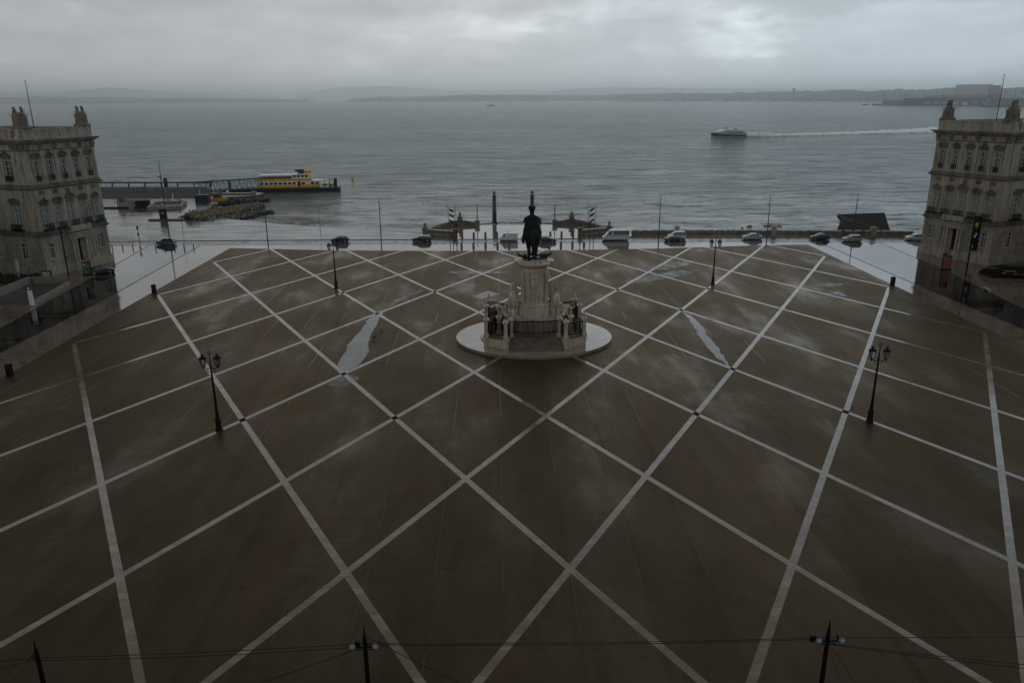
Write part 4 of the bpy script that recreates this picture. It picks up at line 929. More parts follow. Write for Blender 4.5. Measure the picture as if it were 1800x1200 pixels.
wire((-27.9,31.7,6.95),(-11.95,32.3,6.95),0.10,'upper wire between the leftmost and the middle mast')
wire((-27.9,31.7,6.80),(-11.95,32.3,6.78),0.16,'lower wire between the leftmost and the middle mast')
wire((-11.95,32.3,6.95),(11.4,32.1,6.95),0.12,'upper wire between the middle and the right mast')
wire((-11.95,32.3,6.88),(11.4,32.1,6.87),0.16,'lower wire between the middle and the right mast')
wire((11.4,32.1,6.95),(34,32.0,6.9),0.12,'wire running level from the right mast to the right edge')
wire((-27.9,31.7,6.95),(-46,30.6,6.6),0.10,'upper wire from the leftmost mast to the left edge')
wire((-27.9,31.7,6.9),(-40,27,6.5),0.10,'lower wire falling from the leftmost mast to the left edge')
wire((-11.95,32.3,6.8),(-23.5,27.4,6.2),0.15,'slanting wire from the middle mast down to the bottom left')
wire((-11.85,32.3,7.35),(-5.2,29.3,5.9),0.05,'slanting wire from the middle mast top down to the right')
wire((11.4,32.1,6.6),(26,29.8,6.3),0.10,'upper wire falling from the right mast to the bottom right')
wire((11.4,32.1,6.55),(26,29.4,6.3),0.12,'lower wire falling from the right mast to the bottom right')
wire((11.5,31.95,6.6),(12.9,29.3,4.6),0.0,'thin stay wire slanting steeply below the right mast', 0.010)
wire((11.45,31.95,6.5),(11.7,29.6,4.6),0.0,'thin stay wire hanging almost straight below the right mast', 0.010)
wire((-12.0,32.1,6.5),(-12.15,30.4,4.6),0.0,'thin stay wire hanging below the middle mast', 0.010)

# ------------------------------------------------------------------ cars
PAINT = {}
def paint(c, n):
    if n not in PAINT: PAINT[n] = mat('paint_'+n, c, rough=0.3, spec=0.35, coat=(0.12 if n == 'black' else 0.4), coat_rough=0.08, var=0.06)
    return PAINT[n]
def car(loc, face, L_, W_, H_, col, shape, label, cat, roofcol=None, extra=None):
    """side profile lofted across the width; front points to +x before rotation"""
    root = empty('parked_car' if shape == 'parked' else cat.replace(' ', '_'), loc, 0 if face > 0 else math.pi, label, cat, 'vehicles on the river road' if loc[1] > 170 else None)
    if abs(face) != 1: root.rotation_euler.z = R(face)
    P = {'hatch': ([(-.5,.30),(-.5,.48),(-.48,.62),(-.455,.66),(.20,.66),(.42,.58),(.49,.48),(.5,.30),(.485,.14),(-.485,.14)], [(-.47,.655),(-.40,.97),(-.05,1.0),(.08,.96),(.25,.655)]),
         'sedan': ([(-.5,.32),(-.495,.58),(-.46,.66),(.22,.66),(.43,.58),(.49,.46),(.5,.30),(.485,.14),(-.485,.14)], [(-.36,.655),(-.22,.97),(-.02,1.0),(.08,.96),(.26,.655)]),
         'van': ([(-.5,.22),(-.5,.52),(.34,.52),(.43,.44),(.49,.36),(.5,.22),(.485,.12),(-.485,.12)], [(-.495,.515),(-.49,.97),(-.46,1.0),(.18,1.0),(.24,.95),(.38,.515)]),
         'mpv': ([(-.5,.28),(-.5,.50),(.30,.56),(.43,.50),(.49,.40),(.5,.26),(.485,.13),(-.485,.13)], [(-.485,.52),(-.46,.95),(-.42,1.0),(.06,1.0),(.13,.95),(.32,.555)]),
         'beetle': ([(-.5,.30),(-.48,.50),(-.42,.60),(.26,.62),(.42,.54),(.49,.40),(.5,.28),(.485,.13),(-.485,.13)], [(-.42,.595),(-.30,.90),(-.12,1.0),(.02,.97),(.13,.86),(.28,.615)])}[shape]
    lo, cab = [[(x*L_, z*H_) for x, z in q] for q in P]
    def skin(prof, w0, inset, name, m, parent, taper=0.0, zref=None):
        n = len(prof); rings = []
        for yy, k in ((-w0,inset),(-w0*0.94,1.0),(w0*0.94,1.0),(w0,inset)):
            cx = sum(p[0] for p in prof)/n; cz = sum(p[1] for p in prof)/n
            rings.append([(cx+(x-cx)*k, yy*(1-taper*max(0,(z-zref)/(H_-zref)) if zref else yy), cz+(z-cz)*k) if zref else (cx+(x-cx)*k, yy, cz+(z-cz)*k) for x, z in prof])
        b = MB(); b.loft(rings); return b.build(name, m, parent, True)
    body = skin(lo, W_/2, 0.96, 'body', col, root)
    cz0 = min(z for x, z in cab)
    b = MB(); n = len(cab); hw0, hw1 = W_*0.465, W_*0.38
    def yy(z): return hw0+(hw1-hw0)*(z-cz0)/(H_-cz0)
    b.loft([[(x, -yy(z), z) for x, z in cab], [(x, yy(z), z) for x, z in cab]]); g_ = b.build('cabin', roofcol or col, root, True)
    # glazing 12 mm proud of the cabin: side windows, windscreen, rear window
    x0, x1 = cab[0][0], cab[-1][0]; xt0, xt1 = cab[1][0], cab[-2][0]; zt = cab[1][1]; zb = cz0+0.03
    def side(xa, xb, sg):
        f0 = 0.06; f1 = 0.90; pts = []
        def X(x, f): 
            lo_ = x0+(xt0-x0)*f+0.07; hi = x1+(xt1-x1)*f-0.09; return max(lo_, min(hi, x))
        zA, zB = cz0+(zt-cz0)*f0, cz0+(zt-cz0)*f1*0.94
        w = MB(); q = [(X(xa,f0), sg*(yy(zA)+0.012), zA), (X(xb,f0), sg*(yy(zA)+0.012), zA), (X(xb,f1), sg*(yy(zB)+0.012), zB), (X(xa,f1), sg*(yy(zB)+0.012), zB)]
        w.add(q, [(0,1,2,3)]); w.build('side_window', M['carglass'], g_)
    for sg in (-1, 1):
        if shape == 'van' and extra == 'panel': side(0.19*L_, L_, sg)
        elif shape == 'van': side(-L_, 0.12*L_, sg); side(0.16*L_, L_, sg)
        elif shape == 'mpv': side(-L_, -0.27*L_, sg); side(-0.25*L_, -0.03*L_, sg); side(0.0, L_, sg)
        else: side(-L_, -0.12*L_, sg); side(-0.10*L_, L_, sg)
    w = MB(); a, b_ = cab[-1], cab[-2]; n_ = Vector((b_[1]-a[1], 0, a[0]-b_[0])).normalized()*0.012
    w.add([(a[0]-0.06+n_.x, -yy(a[1])+.08, a[1]+.04+n_.z),(a[0]-0.06+n_.x, yy(a[1])-.08, a[1]+.04+n_.z),(b_[0]+0.02+n_.x, yy(b_[1])-.06, b_[1]-.03+n_.z),(b_[0]+0.02+n_.x, -yy(b_[1])+.06, b_[1]-.03+n_.z)], [(0,1,2,3)]); w.build('windscreen', M['carglass'], g_)
    if not (extra == 'panel'):
        w = MB(); a, b_ = cab[0], cab[1]; t0, t1 = 0.12, 0.85
        A = (a[0]+(b_[0]-a[0])*t0-0.02, a[1]+(b_[1]-a[1])*t0); B_ = (a[0]+(b_[0]-a[0])*t1-0.02, a[1]+(b_[1]-a[1])*t1)
        w.add([(A[0],-yy(A[1])+.1,A[1]),(A[0],yy(A[1])-.1,A[1]),(B_[0],yy(B_[1])-.08,B_[1]),(B_[0],-yy(B_[1])+.08,B_[1])], [(3,2,1,0)]); w.build('rear_window', M['carglass'], g_)
    r = 0.30 if shape != 'van' else 0.34
    for sx in (-0.31, 0.31):
        for sg in (-1, 1):
            a = MB(); yo = sg*(W_/2-0.02); a.cyl((sx*L_, yo-sg*0.2, r),(sx*L_, yo+sg*0.015, r), r, n=18); t_ = a.build('wheel', M['tyre'], root, True)
            a = MB(); a.cyl((sx*L_, yo+sg*0.016, r),(sx*L_, yo+sg*0.028, r), r*0.62, n=14); a.build('rim', M['rim'], t_)
    for sg in (-1, 1):
        a = MB(); a.ell((lo[-4][0]-0.02 if False else 0.485*L_, sg*W_*0.36, 0.43*H_ if shape != 'van' else 0.31*H_), (0.06,0.16,0.08)); a.build('headlight', M['lens'], root, True)
        a = MB(); a.bc((-0.497*L_, sg*W_*0.41, 0.52*H_ if shape != 'van' else 0.4*H_), (0.05,0.14,0.22)); a.build('tail_light', M['redlens'], root)
        a = MB(); a.ell((cab[-1][0]-0.25, sg*(W_/2+0.08), cz0+0.08), (0.07,0.10,0.08)); a.build('mirror', col, root, True)
    a = MB(); a.bc((0,0,0.20),(L_*0.9,W_*0.9,0.12)); a.build('underside', M['tyre'], root)
    if extra == 'stripe':
        for sg in (-1,1):
            a = MB(); a.bc((-0.02*L_, sg*(W_/2*0.985+0.012), 0.44*H_),(L_*0.9,0.012,0.10)); a.build('red_stripe', M['red'], body)
    return root
black = paint((0.012,0.012,0.014),'black'); white = paint((0.62,0.63,0.64),'white'); silver = paint((0.30,0.32,0.34),'silver'); grey = paint((0.09,0.11,0.12),'grey'); green = paint((0.02,0.22,0.14),'green')
car((-84.6,184.2,0.005), -1, 4.3,1.75,1.55, grey, 'hatch', 'grey hatchback on the river road at far left', 'hatchback car')
car((-43.2,185.2,0.005), -1, 4.2,1.75,1.5, black, 'hatch', 'black hatchback on the road, between the second mast and the far lamp', 'hatchback car')
car((-23.4,184.9,0.005), -1, 4.6,1.75,1.5, black, 'hatch', 'black car with a green roof on the river road', 'taxi', green)
car((-2.4,185.0,0.005), -1, 4.5,1.8,1.9, white, 'van', 'small white panel van left of the bronze horseman', 'panel van', None, 'panel')
car((6.6,182.3,0.005), 1, 4.7,1.8,1.45, black, 'sedan', 'black car partly hidden behind the bronze horseman', 'car')
car((23.5,184.2,0.005), -1, 6.4,2.0,2.55, white, 'van', 'white minibus with a red stripe along its side', 'minibus', None, 'stripe')
car((38.6,185.2,0.005), -1, 4.4,1.8,1.85, white, 'mpv', 'white people carrier behind the low black car', 'people carrier')
car((37.3,182.2,0.005), 1, 4.6,1.75,1.25, black, 'sedan', 'low black car in front of the white people carrier', 'car')
car((56.6,183.6,0.005), -1, 4.6,1.8,1.45, silver, 'sedan', 'silver sedan on the road right of the far right lamp', 'sedan car')
car((72.6,182.4,0.005), -1, 4.4,1.75,1.5, black, 'beetle', 'rounded black car on the road, before the dark ramp', 'car')
car((79.2,179.6,0.005), -1, 4.3,1.75,1.5, silver, 'hatch', 'silver hatchback at the right, foot of the rightmost mast', 'hatchback car')
car((94.9,180.6,0.005), -1, 4.3,1.75,1.45, white, 'sedan', 'white car half hidden by the right tower', 'car')
car((-84.6,152.6,0.005), 32, 4.6,1.8,1.45, black, 'sedan', 'black car beside the left tower and the green poster', 'car')

# ------------------------------------------------------------------ bollards
def bollard(x, y, kind, lb, grp):
    b = MB()
    if kind == 'stone':
        b.lathe([(0.32,0),(0.32,0.18),(0.27,0.22),(0.25,1.0),(0.28,1.04),(0.26,1.12),(0.12,1.3),(0.0,1.33)], n=12); m = M['trim']
    elif kind == 'iron': b.lathe([(0.12,0),(0.10,0.95),(0.13,0.98),(0.11,1.06)], n=8); m = M['iron']
    else: b.bc((0,0,0.75),(0.62,0.62,1.5)); b.bc((0,0,1.53),(0.54,0.54,0.06)); m = M['iron']
    o = b.build('bollard', m, None, kind != 'box', loc=(x,y,0.0)); tag(o, lb, 'bollard', grp); o.scale.z = 0.75 if (kind == 'stone' and y < 180) else 1.0
for x in (-13.9,-11.0,-8.1,-5.2,-2.3): bollard(x, 190.4, 'stone', 'stone bollard on the river side of the road, left of the horseman', 'stone bollards river side left')
for x in (5.3,8.1,10.9,13.8): bollard(x, 190.3, 'stone', 'stone bollard on the river side of the road, right of the horseman', 'stone bollards river side right')
for x in (-13.5,-10.7,-7.9,-5.1,-2.4): bollard(x, 177.4, 'stone', 'stone bollard on the square side of the road, left of the horseman', 'stone bollards square side left')
for x in (7.0,9.7,12.4,15.1): bollard(x, 177.2, 'stone', 'stone bollard on the square side of the road, right of the horseman', 'stone bollards square side right')
for x in (-95.2,-92.8,-90.4): bollard(x, 179.4, 'iron', 'short thin black post on the pavement beside the left tower', 'thin posts by the left tower')
for x in (-84.8,-82.6,-80.4,-78.2,-76.0): bollard(x, 178.6, 'iron', 'short thin black post across the wet side road at left', 'thin posts across the side road')
bollard(-66.9,135.4,'box','square black metal bollard at the left corner of the bands','black box bollards'); bollard(-66.8,92.3,'box','square black metal bollard near the left edge of the picture','black box bollards'); bollard(66.9,135.2,'box','square black metal bollard at the right corner of the bands','black box bollards')

# ------------------------------------------------------------------ riverside walls of the landing stage, two columns
def quay_wall(s):
    side = 'left' if s < 0 else 'right'
    root = empty('landing_stage_wall', (0,0,0), 0, f'curved stone wall with an urn on top, {side} side of the landing stage', 'stone wall', 'two curved walls of the landing stage')
    pts = [(23.4,195.6,0.75),(22.5,199.5,0.85),(20.8,204.0,0.95),(18.6,207.6,1.05),(16.2,209.6,1.3),(14.6,209.8,1.35),(12.6,209.2,1.05),(10.6,208.3,0.85)]
    m_ = MB()
    for (ax,ay,ah),(bx,by,bh) in zip(pts, pts[1:]):
        d = Vector((bx-ax,by-ay)); n = Vector((-d.y,d.x)).normalized()*0.32
        vs = []
        for x, y, h in ((ax,ay,ah),(bx,by,bh)):
            vs += [(s*(x-n.x),y-n.y,-1.5),(s*(x+n.x),y+n.y,-1.5),(s*(x+n.x),y+n.y,h),(s*(x-n.x),y-n.y,h)]
        m_.add(vs, [(0,1,2,3),(7,6,5,4),(0,4,5,1),(1,5,6,2),(2,6,7,3),(3,7,4,0)])
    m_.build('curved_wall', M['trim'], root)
    for x, y, h, u in ((23.5,195.4,1.4,1),(15.3,209.9,1.9,1),(10.5,208.2,1.2,0),(15.7,191.6,1.7,0)):
        p = MB(); w = 1.3 if u else 1.15; p.bc((s*x,y,(h-1.4)/2),(w,w,h+1.4)); p.bc((s*x,y,h+0.1),(w+0.35,w+0.35,0.2)); po = p.build('pier', M['trim'], root)
        if u:
            q = MB(); q.lathe([(0.45,h+0.2),(0.4,h+0.5),(0.15,h+0.62),(0.36,h+0.95),(0.38,h+1.2),(0.15,h+1.45),(0.0,h+1.7)], (s*x,y,0), 10); q.build('urn', M['trim'], po, True)
        if u == 0 and y > 200:
            q = MB(); q.cyl((s*x,y,h+0.2),(s*x,y,h+4.3),0.14,0.10,8); q.cyl((s*x,y,h+4.3),(s*x,y,h+4.45),0.3,0.1,8); q.build('post', M['darkmetal'], po)
    for (xa, ya, xb, yb, h) in ((15.7,191.6,22.9,194.9,1.25),):
        m2 = MB(); d = Vector((xb-xa,yb-ya)); n = Vector((-d.y,d.x)).normalized()*0.3
        m2.prism([(s*(xa-n.x),ya-n.y),(s*(xb-n.x),yb-n.y),(s*(xb+n.x),yb+n.y),(s*(xa+n.x),ya+n.y)], -1.0, h); m2.build('front_wall', M['trim'], root)
        m2 = MB(); m2.prism([(s*16.6,190.2),(s*22.6,191.4),(s*22.6,192.6),(s*16.6,191.2)], 0, 0.55); m2.build('stone_bench', M['trim'], root)
        m2 = MB(); m2.prism([(s*(xa-n.x*1.4),ya-n.y*1.4),(s*(xb-n.x*1.4),yb-n.y*1.4),(s*(xb+n.x*1.4),yb+n.y*1.4),(s*(xa+n.x*1.4),ya+n.y*1.4)], h, h+0.12); m2.build('coping', M['marble'], root)
    return root
quay_wall(-1); quay_wall(1)
for x, lb in ((-5.9,'stone column with a dark tide mark, standing free in the water'), (4.9,'stone column half hidden behind the plumed head of the horseman')):
    root = empty('river_column', (x,220.3,-1.9), 0, lb, 'column', 'two stone columns at the landing stage')
    p = MB(); p.bc((0,0,0.5),(1.5,1.5,1.2)); p.lathe([(0.62,1.0),(0.60,3.9)], n=16); p.build('tide_stained_base', M['weed'], root, True)
    p = MB(); p.lathe([(0.59,3.9),(0.52,8.2),(0.62,8.3),(0.66,8.5),(0.5,8.6)], n=16); p.build('shaft', M['trim'], root, True)
    p = MB(); p.lathe([(0.35,8.6),(0.2,8.8),(0.42,9.05),(0.46,9.3),(0.36,9.6),(0.1,9.75),(0.06,9.9)], n=12); p.build('ball_finial', M['trim'], root, True)
# submerged slipway edge and foam in front of the landing stage
w_ = MB(); rr = random.Random(3)
for k in range(60):
    t = k/59; x = -13+26*t; y = 216.5+4.6*math.sin(math.pi*t)**0.7+rr.uniform(-.3,.3)
    w_.ell((x,y,-1.22),(rr.uniform(.25,.6),rr.uniform(.12,.3),0.13), (0,0,rr.uniform(-.4,.4)), 6, 4)
tag(w_.build('drowned_step_edge', M['weed'], None, True), kind='stuff')
w_ = MB(); rr = random.Random(9)
for k in range(46):
    x = rr.uniform(44,73); y = 206+5*math.sin(x*0.21)+rr.uniform(-.8,.8)+ (x-60)*0.12
    if rr.random() < 0.5+0.4*math.sin(x): w_.ell((x,y,-1.2),(rr.uniform(.3,1.1),rr.uniform(.2,.5),rr.uniform(.1,.35)), (0,0,rr.uniform(-.5,.5)), 6, 4)
for k in range(14): w_.ell((40+k*1.2+rr.uniform(-.3,.3), 205.2-0.12*k,-1.24),(0.7,0.25,0.12), (0,0,0.1), 6, 4)
tag(w_.build('shore_rocks_awash', M['weed'], None, True), kind='stuff')
# low parapet along the road on the right
pw = [(28.7,191.9),(40,191.4),(52,190.9),(64,189.9),(76,188.7),(88,187.5),(97.5,186.4)]
for i, ((ax,ay),(bx,by)) in enumerate(zip(pw, pw[1:])):
    root = empty('parapet_wall', (0,0,0), 0, ['section just right of the white minibus','section behind the white people carrier','section behind the silver sedan','section before the rounded black car','section in front of the dark wooden ramp','section nearest the right tower'][i], 'parapet', 'low stone parapet sections along the road')
    root['label'] = 'low stone parapet, '+root['label']
    m_ = MB(); strip(m_, [(ax,ay),(bx,by)], 0.5, -0.6, 0.95); m_.build('wall', M['trim'], root)
    n = 5
    for k in range(n):
        t = (k+0.5)/n; x, y = ax+(bx-ax)*t, ay+(by-ay)*t
        m_ = MB(); m_.bc((x,y,1.07),(1.55,0.62,0.24), -0.08); m_.build('coping_block', M['marble'], root)
    if i in (1, 3, 5):
        x, y = (ax, ay); m_ = MB(); m_.bc((x,y,0.9),(1.1,0.9,1.8)); m_.bc((x,y,1.9),(1.4,1.2,0.2)); m_.lathe([(0.4,2.0),(0.2,2.3),(0.0,2.5)], (x,y,0), 8); m_.build('pier', M['stone'], root)
m_ = MB(); m_.prism([(26,188.3),(97,184.2),(97.3,185.4),(26,190.5)], 0.0, 0.16); struct(m_.build('footpath', M['band']))
# dark timber ramp on the shore
m_ = MB(); m_.add([(80,190.5,0.6),(93.5,190,0.6),(97,201,3.6),(86.5,205.5,2.6),(84.6,198,2.4),(80,190.5,0.1),(93.5,190,0.1),(97,201,2.5),(86.5,205.5,1.8),(84.6,198,1.4)],
   [(0,1,2,3,4),(9,8,7,6,5),(0,5,6,1),(1,6,7,2),(2,7,8,3),(3,8,9,4),(4,9,5,0)])
tag(m_.build('timber_ramp', mat('dark_timber', (0.022,0.020,0.018), rough=0.85, spec=0.1, var=0.3)), 'big dark sloping deck roof on the shore behind the parapet', 'ramp')
# small sign board on legs by the ramp
root = empty('sign_board', (82.3,193.0,0), 0, 'small pale sign board on two legs in front of the dark ramp', 'sign board')
m_ = MB(); m_.bc((0,0,2.3),(1.3,0.08,0.55)); m_.build('board', M['trim'], root)
for sx in (-.5,.5): m_ = MB(); m_.cyl((sx,0,0),(sx,0,2.05),0.05,n=6); m_.build('leg', M['darkmetal'], root)
# tall twin masts carrying three black figures
def twin_mast(x, y, lb, s):
    root = empty('twin_mast', (x,y,0), 0, lb, 'twin mast', 'twin masts with black blades')
    for sx in (-0.8, 0.8):
        m_ = MB(); m_.cyl((sx*0.45+s*0.05,0,0),(sx*1.15-0.1*s,0,10.0),0.09,0.05,6); m_.build('pole', M['darkmetal'], root)
    for k, z in enumerate((6.0,7.3,8.5)):
        m_ = MB(); e = 0.55; t = -s
        m_.add([(-0.62*t,-.05,z+0.45),(-0.35*t,-.05,z+0.55),(0.62*t,-.05,z-0.05),(0.45*t,-.05,z-0.40),(-0.2*t,-.05,z-0.05),(-0.62*t,.05,z+0.45),(-0.35*t,.05,z+0.55),(0.62*t,.05,z-0.05),(0.45*t,.05,z-0.40),(-0.2*t,.05,z-0.05)],
               [(0,1,2,3,4),(9,8,7,6,5),(0,5,6,1),(1,6,7,2),(2,7,8,3),(3,8,9,4),(4,9,5,0)]); m_.build('blade', M['iron'], root)
    m_ = MB()
    for z in (4.6,5.3,9.3): m_.cyl((-0.66,0,z),(0.66,0,z),0.035,n=5)
    m_.cyl((-0.45,0,0.0),(0.45,0,0.0),0.05,n=5) if False else None
    m_.build('rungs', M['darkmetal'], root)
twin_mast(-15.6,176.4,'pair of dark masts with three black blades, left of the monument',-1); twin_mast(16.6,175.6,'pair of dark masts with three black blades, right of the monument',1)
def traffic_light(x, y, lb, rz=0):
    root = empty('traffic_light', (x,y,0), rz, lb, 'traffic light', 'traffic lights on the river road')
    m_ = MB(); m_.lathe([(0.09,0),(0.06,3.3)], n=8); m_.build('pole', M['iron'], root)
    for z, h in ((3.3,0.95),(1.7,0.7)):
        m_ = MB(); m_.bc((0.0,-0.12,z),(0.36,0.26,h)); m_.bc((0,-0.26,z+h/2-0.02),(0.32,0.1,0.04)); b = m_.build('signal_head', M['iron'], root)
        for k in range(3 if h > 0.8 else 2):
            q = MB(); q.cyl((0,-0.255,z+h/2-0.18-k*0.29),(0,-0.27,z+h/2-0.18-k*0.29),0.10,n=10); q.build('lamp', M['sigred'] if k == 0 else M['glass'], b)
M['sigred'] = mat('lit_red_signal', (0.4,0.02,0.02), rough=0.3, emit=((1,0.03,0.02),0.35))
traffic_light(-15.2,189.5,'traffic light showing red behind the left twin mast'); traffic_light(15.4,189.3,'traffic light showing red behind the right twin mast'); traffic_light(-93.2,189.2,'traffic light beside the left tower, before the wet quay')
# pedestrian barriers by the left tower
for i, (x0, x1) in enumerate(((-101,-98.2),(-97.6,-94.8),(-91.5,-88.7))):
    m_ = MB(); y = 190.3
    for z in (0.25,1.05): m_.cyl((x0,y,z),(x1,y,z),0.035,n=5)
    for k in range(8): m_.cyl((x0+(x1-x0)*k/7,y,0 if k in (0,7) else 0.25),(x0+(x1-x0)*k/7,y,1.05),0.022,n=4)
    tag(m_.build('pedestrian_barrier', M['darkmetal']), ['thin barrier left of the traffic light, next to the tower','thin barrier just left of the traffic light','thin barrier just right of the traffic light'][i]+' by the left tower', 'barrier', 'pedestrian barriers on the quay')
# ------------------------------------------------------------------ left side: underpass ramp, signs, parasols, posters
root = empty('underpass_ramp', (0,0,0), 0, 'walled stone ramp going down to an underpass, at the left edge', 'ramp')
m_ = MB(); m_.prism([(-84.3,128.4),(-84.9,128.6),(-86.8,143.8),(-86.2,143.7)], 0, 0.45); m_.build('road_side_wall', M['concrete'], root)
m_ = MB(); m_.prism([(-86.2,143.7),(-86.8,143.8),(-93.6,144.6),(-93.4,144.0)], 0, 1.25); m_.build('end_wall', M['concrete'], root)
m_ = MB(); m_.prism([(-93.4,128.0),(-94.0,128.0),(-94.2,144.1),(-93.6,144.1)], 0, 1.3); m_.build('far_wall', M['concrete'], root)
m_ = MB(); m_.add([(-93.4,127.9,0.02),(-84.9,127.9,0.02),(-86.9,143.7,0.02),(-93.6,143.9,0.02)], [(0,1,2,3)]); m_.build('ramp_floor', M['dconcrete'], root)
m_ = MB()
for k in range(26): t = k/25; x, y = -84.6-1.95*t, 128.6+15*t; m_.cyl((x,y,0.45),(x,y,1.15),0.02,n=4)
m_.tube([(-84.6,128.6,1.15),(-86.55,143.6,1.15)],0.03,5); m_.build('handrail', M['darkmetal'], root)
root = empty('totem_sign', (-84.0,127.3,0), 0, 'tall white totem sign with a dark red top, by the underpass ramp', 'totem sign')
m_ = MB(); m_.bc((0,0,1.35),(0.62,0.35,2.7)); m_.build('white_column', M['white'], root); m_ = MB(); m_.bc((0,0,3.05),(0.72,0.42,0.7)); t_ = m_.build('red_top', M['red'], root)
m_ = MB(); m_.cyl((0,-0.215,3.05),(0,-0.225,3.05),0.2,n=12); m_.build('emblem', M['white'], t_)
m_ = MB(); m_.bc((0,0,0.06),(1.4,1.0,0.12)); m_.build('foot', M['concrete'], root)
for i, (x, y) in enumerate(((-97.2,146.3),(-99.0,141.8))):
    root = empty('closed_parasol', (x,y,0), 0, ['closed white parasol nearer the palace tower','closed white parasol cut by the left edge of the picture'][i], 'parasol', 'closed white parasols')
    m_ = MB(); m_.lathe([(0.05,0),(0.04,4.2)], n=6); m_.bc((0,0,0.1),(0.8,0.8,0.2)); m_.build('pole', M['white'], root)
    m_ = MB(); m_.lathe([(0.12,1.7),(0.30,1.85),(0.34,2.4),(0.26,3.6),(0.16,4.1),(0.03,4.25)], n=9); m_.build('folded_canopy', M['canvas'], root, True)
m_ = MB(); rr = random.Random(2)
for k in range(170):
    x = rr.uniform(-108,-94.6); y = rr.uniform(143,149)+(x+94)*-0.18; m_.ell((x,y,rr.uniform(0.1,0.7)),(rr.uniform(.2,.5),rr.uniform(.2,.5),rr.uniform(.15,.4)), (rr.random(),rr.random(),rr.random()), 5, 4)
tag(m_.build('hedge_planting', mat('dark_brown_planting', (0.03,0.018,0.010), rough=0.8, var=0.5, vscale=2)), kind='stuff')
def poster(name, x, y, rz, w, h, face, lb, marks):
    root = empty(name, (x,y,0), rz, lb, 'poster stand')
    m_ = MB(); m_.bc((0,0,h/2+0.15),(w,0.28,h+0.3)); m_.bc((0,0,0.08),(w+0.3,0.6,0.16)); m_.build('frame', M['black'], root)
    m_ = MB(); m_.bc((0,-0.146,h/2+0.2),(w-0.24,0.012,h-0.1)); f = m_.build('poster', face, root)
    for (a, b_, c, d, mm) in marks:
        q = MB(); q.bc((a,-0.156,b_),(c,0.008,d)); q.build('printed_patch', mm, f)
poster('advert_stand', -86.6,151.0, R(14), 1.5, 2.3, M['greenad'], 'bright green advertising stand beside the black car', [(-0.38,2.15,0.35,0.22,M['white']),(0.05,1.3,0.8,0.3,M['bluecont'])])
poster('advert_stand', 83.6,147.4, R(-12), 1.6, 2.5, M['redad'], 'red poster stand in front of the right tower doorway', [(-0.4,2.35,0.4,0.25,M['concrete'])])
poster('notice_board', -92.2,146.9, R(-8), 1.9, 1.5, M['noticeface'] if 'noticeface' in M else M['canvas'], 'black framed notice board with an orange picture at the tower corner', [(0.35,1.0,0.6,0.9,M['yellow']),(0.55,0.75,0.25,0.5,M['red'])])
for (x, y, h, lb) in ((-88.7,148.0,10.0,'dark metal pole standing before the face of the left tower'), (83.9,141.2,10.9,'leaning-looking dark metal pole before the right tower and its banner')):
    root = empty('dark_pole', (x,y,0), 0, lb, 'pole'); m_ = MB(); m_.lathe([(0.15,0),(0.14,h)], n=10); m_.build('shaft', M['iron'], root); m_ = MB(); m_.bc((0,0,h+0.05),(0.36,0.30,0.12)); m_.build('cap', M['iron'], root)
root = empty('stone_bench', (81.2,130.0,0), R(-14), 'low pale bench on the wet paving at the right', 'bench')
m_ = MB(); m_.bc((0,0,0.42),(0.7,3.0,0.12)); m_.build('seat', M['concrete'], root)
for yy in (-1.1,1.1): m_ = MB(); m_.bc((0,yy,0.18),(0.5,0.35,0.36)); m_.build('leg', M['concrete'], root)
# dark tarpaulin-covered cafe terrace on the right
root = empty('covered_terrace', (0,0,0), 0, 'long black covered cafe terrace with yellow stripes, at the right edge', 'cafe terrace')
m_ = MB(); rings = []
for k in range(12):
    t = k/11; x = 88.2+14*t; y = 142.2-3.6*t; r1 = 1.15*(0.55+0.45*min(1,t*6)); rings.append([(x+0.6*math.sin(a)*0.3, y+2.0*math.cos(a), max(0.0, r1*1.9*math.sin(a)+0.0)+ (0.0 if math.sin(a)<=0 else 0.15*math.sin(9*t+a))) for a in [math.pi*q/8 for q in range(9)]]+[(x,y-2.0,0.0),(x,y+2.0,0.0)])
m_.loft(rings); m_.build('black_cover', M['black'], root, True)
for (x, y, w, z) in ((91.0,139.45,2.0,1.45),(93.9,138.7,0.9,1.5),(90.0,139.5,0.8,1.05),(92.0,139.0,0.9,0.95),(93.5,138.6,1.5,0.95)):
    m_ = MB(); m_.bc((x,y-0.15,z),(w,0.05,0.10), -0.2); m_.build('yellow_strip', M['lime'], root)
m_ = MB(); m_.ell((89.3,141.4,1.5),(0.9,0.6,0.25)); m_.build('blue_sheet', M['bluecont'], root, True)

